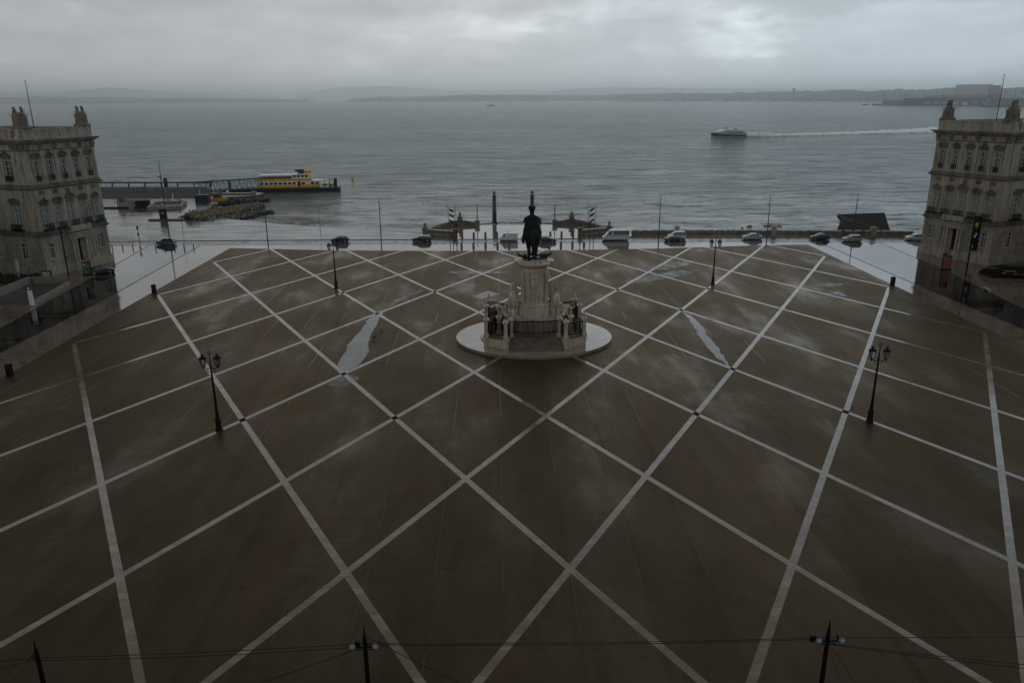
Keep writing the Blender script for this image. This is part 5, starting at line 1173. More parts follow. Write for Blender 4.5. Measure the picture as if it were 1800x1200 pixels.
# ------------------------------------------------------------------ people
def person(x, y, rz, h, top, leg, lb, walk=0.15, hair=(0.02,0.015,0.01)):
    k = h/1.75; m_ = MB()
    for sg in (-1,1):
        m_.tube([(sg*0.09,0,0.86),(sg*0.10,sg*walk*0.5+0.02,0.48),(sg*0.10,sg*walk,0.08)], [0.095,0.07,0.045], 7); m_.ell((sg*0.10,sg*walk+0.06,0.05),(0.05,0.13,0.05))
    legs = m_
    t = MB(); t.tube([(0,0,0.82),(0,0,1.05),(0,0.01,1.3),(0,0,1.44)], [0.16,0.15,0.19,0.10], 10); t.ell((0,0,1.37),(0.21,0.12,0.09))
    for sg in (-1,1): t.tube([(sg*0.20,0,1.38),(sg*0.25,-sg*0.05,1.12),(sg*0.22,0.08-sg*0.05,0.92)], [0.06,0.048,0.038], 6)
    o = MB(); o.v = []; o.add(legs.v, legs.f); o.add(t.v, t.f); o.cyl((0,0,1.42),(0,0,1.52),0.055,n=8); o.ell((0,0.01,1.63),(0.085,0.10,0.12))
    for sg in (-1,1):
        o.ell((sg*0.22,0.10-sg*0.05,0.84),(0.035,0.045,0.07)); o.ell((sg*0.088,0.0,1.63),(0.015,0.02,0.03))
        for f_ in range(4): o.cyl((sg*0.22-0.025+f_*0.016,0.10-sg*.05,0.80),(sg*0.22-0.028+f_*0.018,0.12-sg*.05,0.73-0.008*(f_ in (1,2))),0.009,n=4)
    o.ell((0,0.115,1.62),(0.018,0.025,0.03))
    o.v = [(a*k,b_*k,c*k) for a,b_,c in o.v]
    b = o.build('person', M['skin'], None, 'all', loc=(x,y,0.005), rz=rz); blob(b, 0.02, 1)
    c_ = MB(); c_.v = []; c_.add(t.v, t.f); ct = (0,0,1.15)
    c_.v = [(a*1.09*k, b_*1.12*k, (z)*k) for a,b_,z in c_.v]; cl = c_.build('jacket', top, b, 'all'); blob(cl, 0.025, 1)
    l_ = MB(); l_.add(legs.v, legs.f); l_.v = [(a*1.06*k, b_*1.04*k, z*k) for a,b_,z in l_.v]; tr = l_.build('trousers', leg, b, 'all'); blob(tr, 0.025, 1)
    hr = MB(); hr.ell((0,-0.015*k,1.67*k),(0.095*k,0.105*k,0.105*k)); hr.build('hair', mat('hair', hair), b, 'all')
    return tag(b, lb, 'person')
M['skin'] = mat('skin', (0.35,0.2,0.14), rough=0.6); M['coat'] = mat('dark_coat', (0.012,0.012,0.015), rough=0.8); M['bluecoat'] = mat('blue_coat', (0.015,0.03,0.10), rough=0.7); M['jeans'] = mat('dark_jeans', (0.015,0.017,0.025), rough=0.8)
person(88.0,156.2, R(200), 1.75, M['bluecoat'], M['jeans'], 'person in a blue jacket standing at the right tower door')
person(88.9,157.0, R(160), 1.72, M['coat'], M['coat'], 'person in dark clothes standing in the right tower doorway')
person(-97.6,233.9, R(90), 1.75, M['coat'], M['jeans'], 'left of two people walking on the wet quay by the navy box')
person(-96.9,234.2, R(80), 1.68, M['coat'], M['coat'], 'right of two people walking on the wet quay by the navy box')
# gulls standing in the puddle
M['gull'] = mat('dark_pigeon', (0.03,0.03,0.035), rough=0.6)
for x, y, rz, lb in ((-22.4,109.2,0.5,'dark bird standing in the puddle, further from the camera'), (-23.0,105.9,-0.9,'dark bird standing in the puddle, nearer the camera')):
    m_ = MB(); m_.ell((0,0,0.26),(0.11,0.24,0.12), (0.25,0,0)); m_.tube([(0,0.15,0.30),(0,0.22,0.42)], [0.07,0.05], 7); m_.ell((0,0.25,0.45),(0.055,0.07,0.055)); m_.cyl((0,0.30,0.45),(0,0.37,0.43),0.02,0.006,5)
    m_.tube([(0,-0.18,0.24),(0,-0.36,0.2)], [0.08,0.03], 6)
    for sg in (-1,1): m_.cyl((sg*0.05,0.02,0.18),(sg*0.05,0.04,0.0),0.014,n=5)
    b = m_.build('bird', M['gull'], None, True, loc=(x,y,0.008), rz=rz); b.scale = (1.25,1.25,1.25); tag(b, lb, 'bird', 'birds in the puddle')
# ------------------------------------------------------------------ left waterfront
# ferry terminal: roofed glass gallery, green truss gangway, black pontoon
root = empty('ferry_terminal_gallery', (0,0,0), 0, 'long dark roofed gallery with grey glass wall at the ferry pier', 'ferry terminal')
m_ = MB(); m_.prism([(-165,296),(-112,292.5),(-112,296),(-165,299.5)], 3.35, 3.75); m_.build('roof', M['iron'], root)
for k in range(9):
    m_ = MB(); x = -162+k*6.1; m_.box(x,295.2,-1,x+0.35,295.7,3.34); m_.build('column', M['iron'], root)
for k in range(14):
    m_ = MB(); x = -161+k*3.45; m_.box(x,294.6-(x+161)*0.06,0.1,x+3.3,294.72-(x+161)*0.06,2.2); m_.build('glass_panel', M['grayglass'], root)
m_ = MB(); m_.prism([(-165,293),(-110,290),(-108,297),(-165,301)], -1.6, 0.1); m_.build('deck', M['dconcrete'], root)
m_ = MB(); 
root = empty('gangway', (0,0,0), 0, 'teal green steel truss gangway leading to the ferry', 'gangway')
A0, B0 = Vector((-117,293,0.2)), Vector((-96.5,306.5,0.1)); dv = B0-A0; nv = Vector((-dv.y,dv.x,0)).normalized()*1.4
for sg in (-1,1):
    m_ = MB(); o_ = nv*sg; N9 = 12
    f = lambda t, z: A0+dv*t+o_+Vector((0,0,z))
    m_.cyl(f(0,0.1),f(1,0.1),0.16,n=5); m_.cyl(f(0,3.7),f(1,3.7),0.18,n=5)
    for k in range(N9):
        m_.cyl(f(k/N9,0.1),f((k+0.5)/N9,3.7),0.13,n=4); m_.cyl(f((k+0.5)/N9,3.7),f((k+1)/N9,0.1),0.13,n=4)
    m_.build('side_truss', M['teal'], root)
m_ = MB(); 
for k in range(13): m_.cyl(A0+dv*(k/12)-nv+Vector((0,0,3.7)),A0+dv*(k/12)+nv+Vector((0,0,3.7)),0.12,n=4)
m_.build('top_bracing', M['teal'], root)
m_ = MB(); m_.add([A0-nv,B0-nv,B0+nv,A0+nv], [(0,1,2,3)]); m_.build('walkway', M['dconcrete'], root)
root = empty('pontoon', (0,0,0), 0, 'long low black mooring pontoon in front of the yellow ferry', 'pontoon')
m_ = MB(); m_.prism([(-107,299.5),(-66.5,304.5),(-66.8,308.5),(-107,304)], -1.4, 0.15); m_.build('hull', M['iron'], root)
m_ = MB()
for t in [k/20 for k in range(19)]: m_.cyl((-105+36*t,300+4.4*t,0.15),(-105+36*t,300+4.4*t,1.1),0.04,n=4)
for z in (0.6,1.1): m_.cyl((-105,300,z),(-71.5,304.2,z),0.04,n=4)
m_.build('yellow_rail', M['lime'], root)
m_ = MB(); m_.bc((-72.6,306.3,1.0),(3.4,2.2,1.7), 0.12); k_ = m_.build('white_cabin', M['white'], root)
m_ = MB(); m_.bc((-72.2,305.1,1.2),(1.6,0.06,0.7), 0.12); m_.build('window', M['carglass'], k_)
for x, y in ((-91,302.6),(-81,303.8),(-72.0,305.2)):
    m_ = MB(); m_.cyl((x,y,0.15),(x-0.5,y,3.4),0.14,n=6); m_.bc((x-0.5,y,3.4),(0.7,0.3,0.3)); m_.build('yellow_post', M['lime'], root)
for i, (x, y, h, w) in enumerate(((-130.5,297.5,4.9,1.3),(-68.3,306.3,3.4,1.3),(-110.5,309,2.6,1.1),(-70.6,306.0,2.0,0.5))):
    m_ = MB(); m_.lathe([(w/2,-2),(w/2,h),(w/2*0.9,h+0.15)], n=12)
    tag(m_.build('mooring_pile', M['iron'], None, True, loc=(x,y,0)), ['tall black mooring pile rising above the gallery roof','thick black mooring pile at the right end of the pontoon','black mooring pile behind the green gangway','short thin black pile between the white cabin and the thick pile'][i], 'mooring pile', 'black mooring piles at the ferry pier')
# ferry boat at the pontoon
root = empty('ferry_boat', (-84.5,309.6,-1.25), R(7.5), 'yellow and white double-deck ferry moored at the pontoon', 'ferry boat')
def hull_ring(x, w, z0, z1, fl=1.0): return [(x,-w*fl,z1),(x,-w,z0+0.4),(x,-w*0.6,z0),(x,w*0.6,z0),(x,w,z0+0.4),(x,w*fl,z1)]
hl = MB(); hl.loft([hull_ring(-15,2.6,-0.5,1.7),hull_ring(-12,3.2,-0.6,1.7),hull_ring(4,3.3,-0.6,1.7),hull_ring(10,2.6,-0.5,1.9,1.05),hull_ring(13.5,1.0,-0.2,2.3,1.4),hull_ring(14.8,0.12,0.5,2.5,1.5)]); hl.build('hull', M['yellow'], root, True)
def deck(prof, z0, z1, name, m, par=root):
    b = MB(); b.prism(prof, z0, z1); return b.build(name, m, par)
P1 = [(-14,-3.1),(5,-3.1),(10,-2.2),(12.3,-0.6),(12.3,0.6),(10,2.2),(5,3.1),(-14,3.1)]
d1 = deck(P1, 1.71, 3.9, 'main_deck_house', M['white'])
deck([(x*1.03,y*1.05) for x,y in P1[:2]]+[(6.5,-3.0),(6.5,3.0)]+[(x*1.03,y*1.05) for x,y in P1[6:]], 3.91, 4.75, 'yellow_bulwark', M['yellow'])
deck([(x*1.01,y*1.012) for x,y in P1], 1.72, 2.42, 'yellow_band', M['yellow'])
deck([(-13.5,-2.6),(-1,-2.6),(-1,2.6),(-13.5,2.6)], 6.05, 6.2, 'sun_roof', M['white'])
d2 = deck([(-1,-2.7),(5.3,-2.7),(6.6,-1.6),(6.6,1.6),(5.3,2.7),(-1,2.7)], 4.76, 6.4, 'upper_deck_house', M['white'])
deck([(3.6,-1.6),(6.2,-1.3),(6.2,1.3),(3.6,1.6)], 6.45, 7.7, 'wheelhouse', M['yellow'])
deck([(0.2,-1.2),(3.6,-1.2),(3.3,1.2),(0.6,1.2)], 7.2, 8.0, 'funnel_canopy', M['iron']); deck([(1.2,-1.0),(3.5,-1.0),(3.5,1.0),(1.2,1.0)], 6.41, 7.19, 'red_funnel', M['red'])
for k in range(13):
    if k in (8, 10): continue
    b = MB(); b.box(-13.2+k*1.75,-3.14,2.55,-12.0+k*1.75,-3.105,3.35); b.build('window', M['carglass'], d1)
b = MB(); b.box(1.0,-3.15,1.75,2.0,-3.105,3.7); b.build('door', M['black'], d1)
for k in range(4): b = MB(); b.box(-0.6+k*1.5,-2.74,5.2,0.5+k*1.5,-2.705,6.0); b.build('window', M['carglass'], d2)
b = MB()
for k in range(15):
    x = -13.3+k*0.86; b.cyl((x,-2.5,4.55),(x,-2.5,6.05),0.05,n=4); b.cyl((x,2.5,4.55),(x,2.5,6.05),0.05,n=4)
b.box(-13.3,-2.2,4.76,-1.2,2.2,5.4); b.build('open_deck_seats', M['darkmetal'], root)
b = MB(); b.cyl((-8,0,6.2),(-8,0,8.0),0.05,n=4); b.cyl((8,0,3.9),(8,0,5.4),0.05,n=4); b.cyl((5,0,7.7),(5,0,9.2),0.04,n=4); b.build('mast', M['white'], root)
b = MB(); b.box(-14,-2.9,1.2,12,-2.86,1.6) if False else None
# quay block, rock breakwater and grassy bank
m_ = MB(); m_.prism([(-104,268),(-90,273.5),(-88.8,281),(-92,284),(-104,284)], -2.0, 0.9); tag(m_.build('quay_block', M['dconcrete']), 'dark concrete quay block at the end of the breakwater', 'quay block')
m_ = MB(); m_.prism([(-103,277),(-91.8,276.4),(-91.6,278.4),(-103,279.2)], 0.903, 1.5); tag(m_.build('concrete_slab', M['concrete']), 'pale flat concrete slab lying on top of the dark quay block', 'slab')
m_ = MB(); m_.bc((-90.6,274.4,1.5),(1.4,1.4,1.3)); m_.bc((-90.6,274.4,2.2),(1.7,1.7,0.15)); tag(m_.build('concrete_post', M['concrete']), 'square concrete post on the corner of the dark quay block', 'post')
def rocks(name, mat_, cx, cy, n, fr, seed):
    m_ = MB(); rr = random.Random(seed)
    for k in range(n):
        t = rr.random(); u = rr.uniform(-1,1); x, y, z, r_ = fr(t, u, rr)
        vs0 = len(m_.v); m_.ell((x,y,z),(r_*rr.uniform(.7,1.3),r_*rr.uniform(.7,1.3),r_*rr.uniform(.5,.9)), (rr.random()*3,rr.random()*3,rr.random()*3), 5, 4)
        m_.v[vs0:] = [(a+rr.uniform(-.13,.13)*r_, b_+rr.uniform(-.13,.13)*r_, c+rr.uniform(-.13,.13)*r_) for a,b_,c in m_.v[vs0:]]
    return tag(m_.build(name, mat_), kind='stuff')
def fr1(t, u, rr):
    ax, ay = -94.5+12.5*t, 225+27*t; w = 3.4-1.4*t
    return ax+u*w*0.9, ay-u*w*0.5, 0.2+1.6*(1-abs(u))*(1-0.5*t)-0.2, rr.uniform(.45,.95)
rocks('breakwater_rocks', M['rock'], 0,0, 420, fr1, 21)
def fr2(t, u, rr):
    ax, ay = -88.5+8.5*t, 222.5+25*t; w = 2.6
    return ax+u*w+1.2, ay-u*w*0.6-0.5, -1.0+0.9*(1-t)*(0.5-0.5*u), rr.uniform(.5,1.0)
rocks('weed_covered_rocks', M['weed'], 0,0, 330, fr2, 22)
def fr3(t, u, rr): return -96+9*t+u*1.2, 262+14*t+u, -0.8+0.3*rr.random(), rr.uniform(.6,1.2)
rocks('dark_armour_rocks', M['weed'], 0,0, 90, fr3, 23)
m_ = MB(); m_.add([(-165,276,0.02),(-104,274,0.02),(-104,284,0.7),(-165,288,0.9)], [(0,1,2,3)]); struct(m_.build('grass_bank', M['grassbank']))
# basin, kiosk, fence yard, navy boxes, boat
root = empty('fountain_basin', (-112,252.5,0), R(14), 'low white walled basin on the wet quay', 'basin')
for a in ((-5,-7,5,-6.3),(-5,6.3,5,7),(-5,-6.3,-4.3,6.3),(4.3,-6.3,5,6.3)): m_ = MB(); m_.box(a[0],a[1],0,a[2],a[3],1.1); m_.build('basin_wall', M['concrete'], root)
m_ = MB(); m_.box(-4.3,-6.3,0,4.3,6.3,0.25); m_.build('basin_floor', M['dconcrete'], root)
root = empty('news_kiosk', (-101.7,224.5,0), 0, 'dark kiosk with a small pale dome on the wet quay', 'kiosk')
m_ = MB(); m_.lathe([(1.3,0),(1.3,0.3),(1.1,0.35),(1.1,3.0),(1.35,3.05),(1.35,3.2)], n=8); k_ = m_.build('body', M['iron'], root)
m_ = MB(); m_.lathe([(1.3,3.2),(1.15,3.8),(0.7,4.3),(0.15,4.6),(0.05,4.9)], n=12); m_.build('dome', M['concrete'], root, True)
for a, mm in ((-100,M['redad']),(-70,M['canvas']),(-120,M['bluecont'])):
    m_ = MB(); m_.bc((1.16*math.cos(R(a)),1.16*math.sin(R(a)),2.1),(0.45,0.06,0.6), R(a+90)); m_.build('magazine_rack', mm, k_)
for i, (x, y, w, d_) in enumerate(((-100.5,224,10,2.2),(-96.3,228,5,1.4),(-95.3,231.5,4.5,1.2))):
    m_ = MB(); m_.bc((x,y,0.2),(w,d_,0.4), 0.3 if i else 0); tag(m_.build('stone_kerb_block', M['dconcrete'] if i == 0 else M['trim']), ['dark flat plinth under the kiosk','short stone block right of the kiosk','furthest short stone block right of the kiosk'][i], 'stone block')
root = empty('fenced_yard', (-124,250,0), R(-3), 'white screened yard with dark gates beside the left tower', 'fenced yard')
m_ = MB(); m_.box(-4,2.0,0,7,2.2,2.9); m_.build('white_screen', M['canvas'], root)
m_ = MB(); m_.box(-9,0,0,7.5,0.12,0.5)
for k in range(22): m_.cyl((-9+k*0.75,0.06,0),(-9+k*0.75,0.06,2.3),0.05,n=4)
m_.cyl((-9,0.06,2.25),(7.5,0.06,2.25),0.05,n=4); m_.build('fence', M['iron'], root)
m_ = MB(); m_.box(1.0,-0.6,0,2.5,0.9-0.95,2.6); m_.build('stone_pier', M['concrete'], root)
m_ = MB(); m_.box(3.0,0.2,0,6.8,1.8,2.3); m_.build('dark_gate', M['black'], root)
m_ = MB(); m_.ell((-1.6,0.3,3.0),(1.0,0.3,1.0)); m_.build('round_emblem', M['trim'], root, True)
root = empty('navy_container', (-104.5,263.5,0), R(6), 'navy blue box container on the quay', 'container')
m_ = MB(); m_.bc((0,0,1.3),(4.2,3.2,2.6)); m_.build('box', M['bluecont'], root); m_ = MB()
for k in range(9): m_.bc((-1.8+k*0.45,-1.63,1.3),(0.12,0.05,2.4))
m_.build('ribs', M['bluecont'], root)
root = empty('small_workboat', (-98.5,262.0,0.1), R(-8), 'small dark blue and yellow boat lying ashore by the navy box', 'boat')
m_ = MB(); m_.loft([[(x,-w,1.5+dz),(x,-w*0.7,0.7),(x,0,0.2),(x,w*0.7,0.7),(x,w,1.5+dz)] for x, w, dz in ((-2.6,0.9,0),(-1,1.2,0),(1,1.1,0.1),(2.4,0.5,0.35),(2.9,0.05,0.5))]); m_.build('hull', M['yellow'], root, True)
m_ = MB(); m_.bc((-0.4,0,2.2),(2.6,1.7,1.5), 0, 0.85); m_.build('cabin', M['bluecont'], root); m_ = MB(); m_.cyl((-1.5,0,1.5),(-1.6,0,6.3),0.06,n=5); m_.build('mast', M['white'], root)
for i, (x, y, lb) in enumerate(((-113.8,262,'white marker post with a red top behind the basin'), (-107.2,268.5,'plain white marker post near the navy box'))):
    m_ = MB(); m_.lathe([(0.16,0),(0.14,3.4)], n=8); o = m_.build('marker_post', M['white'], loc=(x,y,0)); tag(o, lb, 'marker post')
    if i == 0: m_ = MB(); m_.lathe([(0.18,3.4),(0.18,4.1),(0.05,4.2)], n=8); m_.build('red_top', M['red'], o)
for i, (x, y) in enumerate(((-94.2,257.5),(-92.0,259.5),(-89.8,258))):
    m_ = MB(); rr = random.Random(i); m_.bc((0,0,0.6),(1.5,1.2,1.2), rr.random()); m_.bc((0.4,0.1,1.35),(0.7,0.6,0.5), 0.4)
    for k in range(4): m_.cyl((-.7+k*.45,-.7,0),(-.7+k*.45,-.6,1.7),0.05,n=4)
    tag(m_.build('machinery_crate', M['darkmetal'], loc=(x,y,0.2)), ['leftmost','middle','rightmost'][i]+' of three dark equipment crates above the brown rocks', 'equipment', 'dark equipment behind the rocks')
# ------------------------------------------------------------------ far shore, hills, port, boats under way
M['farland'] = mat('far_wooded_land', (0.035,0.045,0.040), rough=0.9, col2=(0.06,0.062,0.055), vscale=0.01)
M['farhill'] = mat('far_hill', (0.05,0.055,0.06), rough=0.9, var=0.1, vscale=0.002)
M['farwall'] = mat('far_pale_wall', (0.30,0.28,0.26), rough=0.8, var=0.15, vscale=0.02)
M['fardark'] = mat('far_dark_wall', (0.06,0.058,0.056), rough=0.8, var=0.2, vscale=0.02)
CAMX = -5.0
def polar(az, d, el=None): 
    x = CAMX+d*math.sin(R(az)); y = d*math.cos(R(az))
    return (x, y) if el is None else (x, y, 33+d*math.tan(R(el)))
def ridge(name, az0, az1, dist, elf, depth, n, mat_, seed, lump=0.04):
    """a real landform: shore at the front, crest behind, falling away at the back"""
    rr = random.Random(seed); m_ = MB(); rows = 7; vs = []
    for i in range(n+1):
        t = i/n; az = az0+(az1-az0)*t; d0 = dist(t)
        el = elf(t); zc = max(2.0, 33+(d0+depth*0.45)*math.tan(R(el)))
        for j in range(rows):
            u = j/(rows-1); d = d0+depth*u; x, y = polar(az, d)
            h = math.sin(math.pi*min(1,u/0.9)*0.5)**1.0 if u < 0.5 else math.cos((u-0.5)*math.pi)
            nz = noise.noise((x*0.004, y*0.004, seed))*0.5+noise.noise((x*0.016, y*0.016, seed))*0.3+noise.noise((x*0.05,y*0.05,seed))*0.2
            z = -3+(zc+3)*h*(1.0+nz*lump*6*(0.3+u if u < .5 else 1)) if j else -3
            vs.append((x, y, z))
    fs = [(i*rows+j, (i+1)*rows+j, (i+1)*rows+j+1, i*rows+j+1) for i in range(n) for j in range(rows-1)]
    m_.add(vs, fs); return struct(m_.build(name, mat_, None, 'all'))
def interp(pts):
    def f(t):
        for (a, v), (b_, w) in zip(pts, pts[1:]):
            if a <= t <= b_: return v+(w-v)*(t-a)/(b_-a+1e-9)
        return pts[-1][1]
    return f
# left bank (az -34..-13), low built-up plain with a hill behind
ridge('far_shore', -36, -12.5, lambda t: 11000, interp([(0,0.20),(0.25,0.26),(0.5,0.18),(0.75,0.08),(1,-0.10)]), 1600, 90, M['farland'], 3)
ridge('hills', -36, -15, lambda t: 21000, interp([(0,0.2),(0.2,0.45),(0.38,0.55),(0.50,0.80),(0.62,0.62),(0.8,0.4),(1,0.2)]), 3500, 60, M['farhill'], 5, 0.01)
ridge('hills', -14, 4, lambda t: 23000, interp([(0,0.3),(0.15,0.75),(0.35,0.85),(0.6,0.55),(0.8,0.5),(0.9,0.55),(1,0.3)]), 3000, 60, M['farhill'], 8, 0.01)
ridge('far_shore', -10.5, 9.5, lambda t: 9800-1300*t, interp([(0,-0.05),(0.1,0.08),(0.3,0.18),(0.5,0.26),(0.7,0.18),(0.85,0.14),(1,0.22)]), 1500, 120, M['farland'], 12, 0.05)
ridge('hills', 3, 26, lambda t: 18000, interp([(0,0.35),(0.12,0.60),(0.25,0.66),(0.5,0.55),(0.8,0.45),(1,0.4)]), 2500, 60, M['farhill'], 13, 0.01)
ridge('far_shore', 8.5, 27, lambda t: 7600-2200*t, interp([(0,0.16),(0.2,0.26),(0.4,0.22),(0.6,0.30),(0.75,0.38),(0.88,0.30),(1,0.36)]), 1300, 160, M['farland'], 17, 0.05)
ridge('far_shore', 25, 38, lambda t: 5200-900*t, interp([(0,0.32),(0.3,0.38),(0.5,0.34),(0.8,0.48),(1,0.55)]), 1500, 140, M['farland'], 19, 0.05)
# towns on the far bank: hundreds of houses read as one speckled mass
def town(az0, az1, dist, n, seed, hmax, wmax, lift):
    rr = random.Random(seed); a = MB()
    for k in range(n):
        t = rr.random(); az = az0+(az1-az0)*t; d = dist(t)+rr.random()**1.6*700; x, y = polar(az, d); h = rr.uniform(5, hmax)*(1.8 if rr.random() < 0.06 else 1)
        z0 = lift*(d-dist(t))/700; w = rr.uniform(10, wmax); a.bc((x,y,z0+h/2-1),(w,rr.uniform(8,20),h+2), rr.random())
    o = a.build('far_town', M['farwall']); o['kind'] = 'stuff'; return o
town(-36,-13, lambda t: 10960, 260, 31, 26, 60, 32); town(-10,9.5, lambda t: 9750-1280*t, 300, 33, 24, 60, 48); town(9,26, lambda t: 7550-2180*t, 260, 35, 16, 45, 30); town(25,37, lambda t: 5150-880*t, 160, 37, 12, 36, 28)
def box_thing(name, az, d, w, h, z0, m_, label, cat, depth=30, extra=None, group=None):
    x, y = polar(az, d); root = empty(name, (x,y,0), R(-az), label, cat, group)
    b = MB(); b.box(-w/2,0,-2,w/2,depth,z0+h); b.build('wall', m_, root)
    if extra: extra(root, w, h+z0, depth)
    return root
def slabroof(root, w, h, d):
    b = MB(); b.box(-w/2-1,-1,h,w/2+1,d+1,h+1.2); b.build('roof', M['fardark'], root)
    for k in range(6): b = MB(); b.box(-w/2+w*(k+.2)/6,-0.3,h*0.35,-w/2+w*(k+.8)/6,-0.02,h*0.6); b.build('window_band', M['fardark'], root)
def gable(root, w, h, d):
    b = MB(); b.add([(-w/2,-1,h),(w/2,-1,h),(w/2,d+1,h),(-w/2,d+1,h),(-w/2+w*0.12,d/2,h+9),(w/2-w*0.12,d/2,h+9)], [(0,1,5,4),(2,3,4,5),(3,0,4),(1,2,5)]); b.build('roof', M['fardark'], root)
    for k in range(8): b = MB(); b.box(-w/2+w*(k+.2)/8,-0.3,2,-w/2+w*(k+.8)/8,-0.02,h*0.45); b.build('gate', M['farwall'], root)
# far block of flats on the ridge, water tower and port on a long quay
x, y = polar(30.9, 5100); root = empty('block_of_flats', (x,y,45), R(-31), 'wide hazy block of flats on the ridge behind the right flagpole', 'block of flats')
b = MB(); b.box(-88,0,-40,88,30,40); b.build('wall', M['farwall'], root); b = MB(); b.box(-89,-2,40.01,89,32,42); b.build('roof', M['fardark'], root)
x, y = polar(20.4, 6500); root = empty('water_tower', (x,y,20), 0, 'tiny hazy tower on the ridge right of centre', 'tower'); b = MB(); b.lathe([(6,0),(6,48),(12,54),(12,66),(5,70)], n=12); b.build('shaft', M['fardark'], root)
b = MB(); pA, pB = polar(25.3,3280), polar(33.8,3050); pC, pD = polar(33.8,3180), polar(25.3,3310)
b.prism([pA,pB,pC,pD], -3, 3.5); tag(b.build('port_quay', M['fardark']), 'long dark port quay in front of the far right shore', 'quay')
b = MB(); pA, pB = polar(31.3,2720), polar(38,2650); b.prism([pA,pB,polar(38,2680),polar(31.3,2735)], -3, 3); tag(b.build('breakwater', M['fardark']), 'low dark breakwater in front of the port quay, behind the right tower', 'breakwater')
box_thing('port_shed', 26.7, 3270, 90, 12, 3.5, M['farwall'], 'leftmost low pale shed on the far port quay', 'shed', 30, slabroof)
box_thing('port_shed', 27.9, 3260, 90, 18, 3.5, M['fardark'], 'grey stepped shed on the port quay, second from left', 'shed', 30, slabroof)
box_thing('port_warehouse', 30.3, 3230, 235, 20, 3.5, M['fardark'], 'largest dark warehouse on the port quay', 'warehouse', 60, gable)
box_thing('port_tower', 32.0, 3200, 36, 58, 3.5, M['farwall'], 'tall grey silo tower right of the large warehouse', 'silo tower', 30, slabroof)
box_thing('port_shed', 33.2, 3190, 150, 17, 3.5, M['fardark'], 'dark shed right of the silo tower on the port quay', 'shed', 30, slabroof)
for i, (az, h) in enumerate(((25.95,34),(27.15,36),(27.3,30),(28.25,32),(29.3,34),(31.2,36),(32.6,42),(33.1,46),(33.5,40))):
    x, y = polar(az, 3150); b = MB(); b.cyl((0,0,0),(0,0,h),0.9,0.6,6); b.bc((0,0,h),(5,2,3)); 
    o = b.build('port_light_mast', M['fardark'], loc=(x,y,2)); tag(o, 'thin tall lighting mast standing on the far port quay', 'light mast', 'lighting masts on the far port quay')
# three far stacks on the left bank
for i, (az, d, h) in enumerate(((-30.3,11100,85),(-30.0,11150,65),(-29.7,11100,70))):
    x, y = polar(az, d); b = MB(); b.lathe([(11,0),(9,h*0.6),(7,h)], n=8); tag(b.build('far_tower', M['fardark'], loc=(x,y,0)), 'faint tall tower among the haze at the far left shore', 'tower', 'faint towers on the left bank')
# catamaran with its wake
WZ = -1.25
root = empty('catamaran_ferry', (205,712,WZ), R(182), 'white and navy fast catamaran ferry heading left across the river', 'catamaran ferry')
for sg in (-1,1):
    b = MB(); b.loft([[(x,sg*3.4-w,1.7+dz*1.6),(x,sg*3.4-w*0.8,0.2),(x,sg*3.4+w*0.8,0.2),(x,sg*3.4+w,1.7+dz*1.6)] for x, w, dz in ((-14.5,1.6,-0.4),(0,1.7,0),(9,1.5,0.3),(14,0.6,0.7),(15.8,0.1,0.9))]); b.build('hull', M['navy'], root, True)
b = MB(); b.prism([(-14,-4.8),(8,-4.8),(13.5,-3.0),(14.6,0),(13.5,3.0),(8,4.8),(-14,4.8)], 1.8, 3.7); b.build('bridge_deck', M['greyblue'], root)
b = MB(); b.loft([[(x,-w,3.7),(x,-w*0.94,z),(x,w*0.94,z),(x,w,3.7)] for x, w, z in ((-11.5,4.5,6.2),(4,4.5,6.4),(9,3.8,5.2),(12.8,2.4,3.95))]); ch = b.build('cabin', M['white'], root, True)
for sg in (-1,1):
    b = MB(); b.box(-11,sg*4.56,4.1,5.5,sg*4.60,4.75); b.build('window_band', M['carglass'], ch)
b = MB(); b.prism([(0.5,-1.8),(5,-1.5),(5,1.5),(0.5,1.8)], 6.3, 7.9); wh = b.build('wheelhouse', M['white'], root); b = MB(); b.box(3.6,-1.85,6.9,5.06,1.85,7.6); b.build('window', M['carglass'], wh)
b = MB(); b.cyl((0,0,7.9),(-0.6,0,10.0),0.12,n=5); b.bc((-0.3,0,8.6),(0.3,2.4,0.15)); b.build('mast', M['white'], root)
b = MB(); b.bc((-5.5,-1.0,6.7),(3.0,1.6,0.9)); b.build('red_liferaft', M['red'], root)
b = MB()
for k in range(5): b.add([(-10+k*3.8,4.83,2.4),(-8.6+k*3.8,4.83,2.4),(-7.6+k*3.8,4.83,3.5),(-8.6+k*3.8,4.83,3.5)], [(0,1,2,3)]); b.add([(-10+k*3.8,-4.83,2.4),(-8.6+k*3.8,-4.83,2.4),(-7.6+k*3.8,-4.83,3.5),(-8.6+k*3.8,-4.83,3.5)], [(3,2,1,0)])
b.build('side_flashes', M['navy'], root)
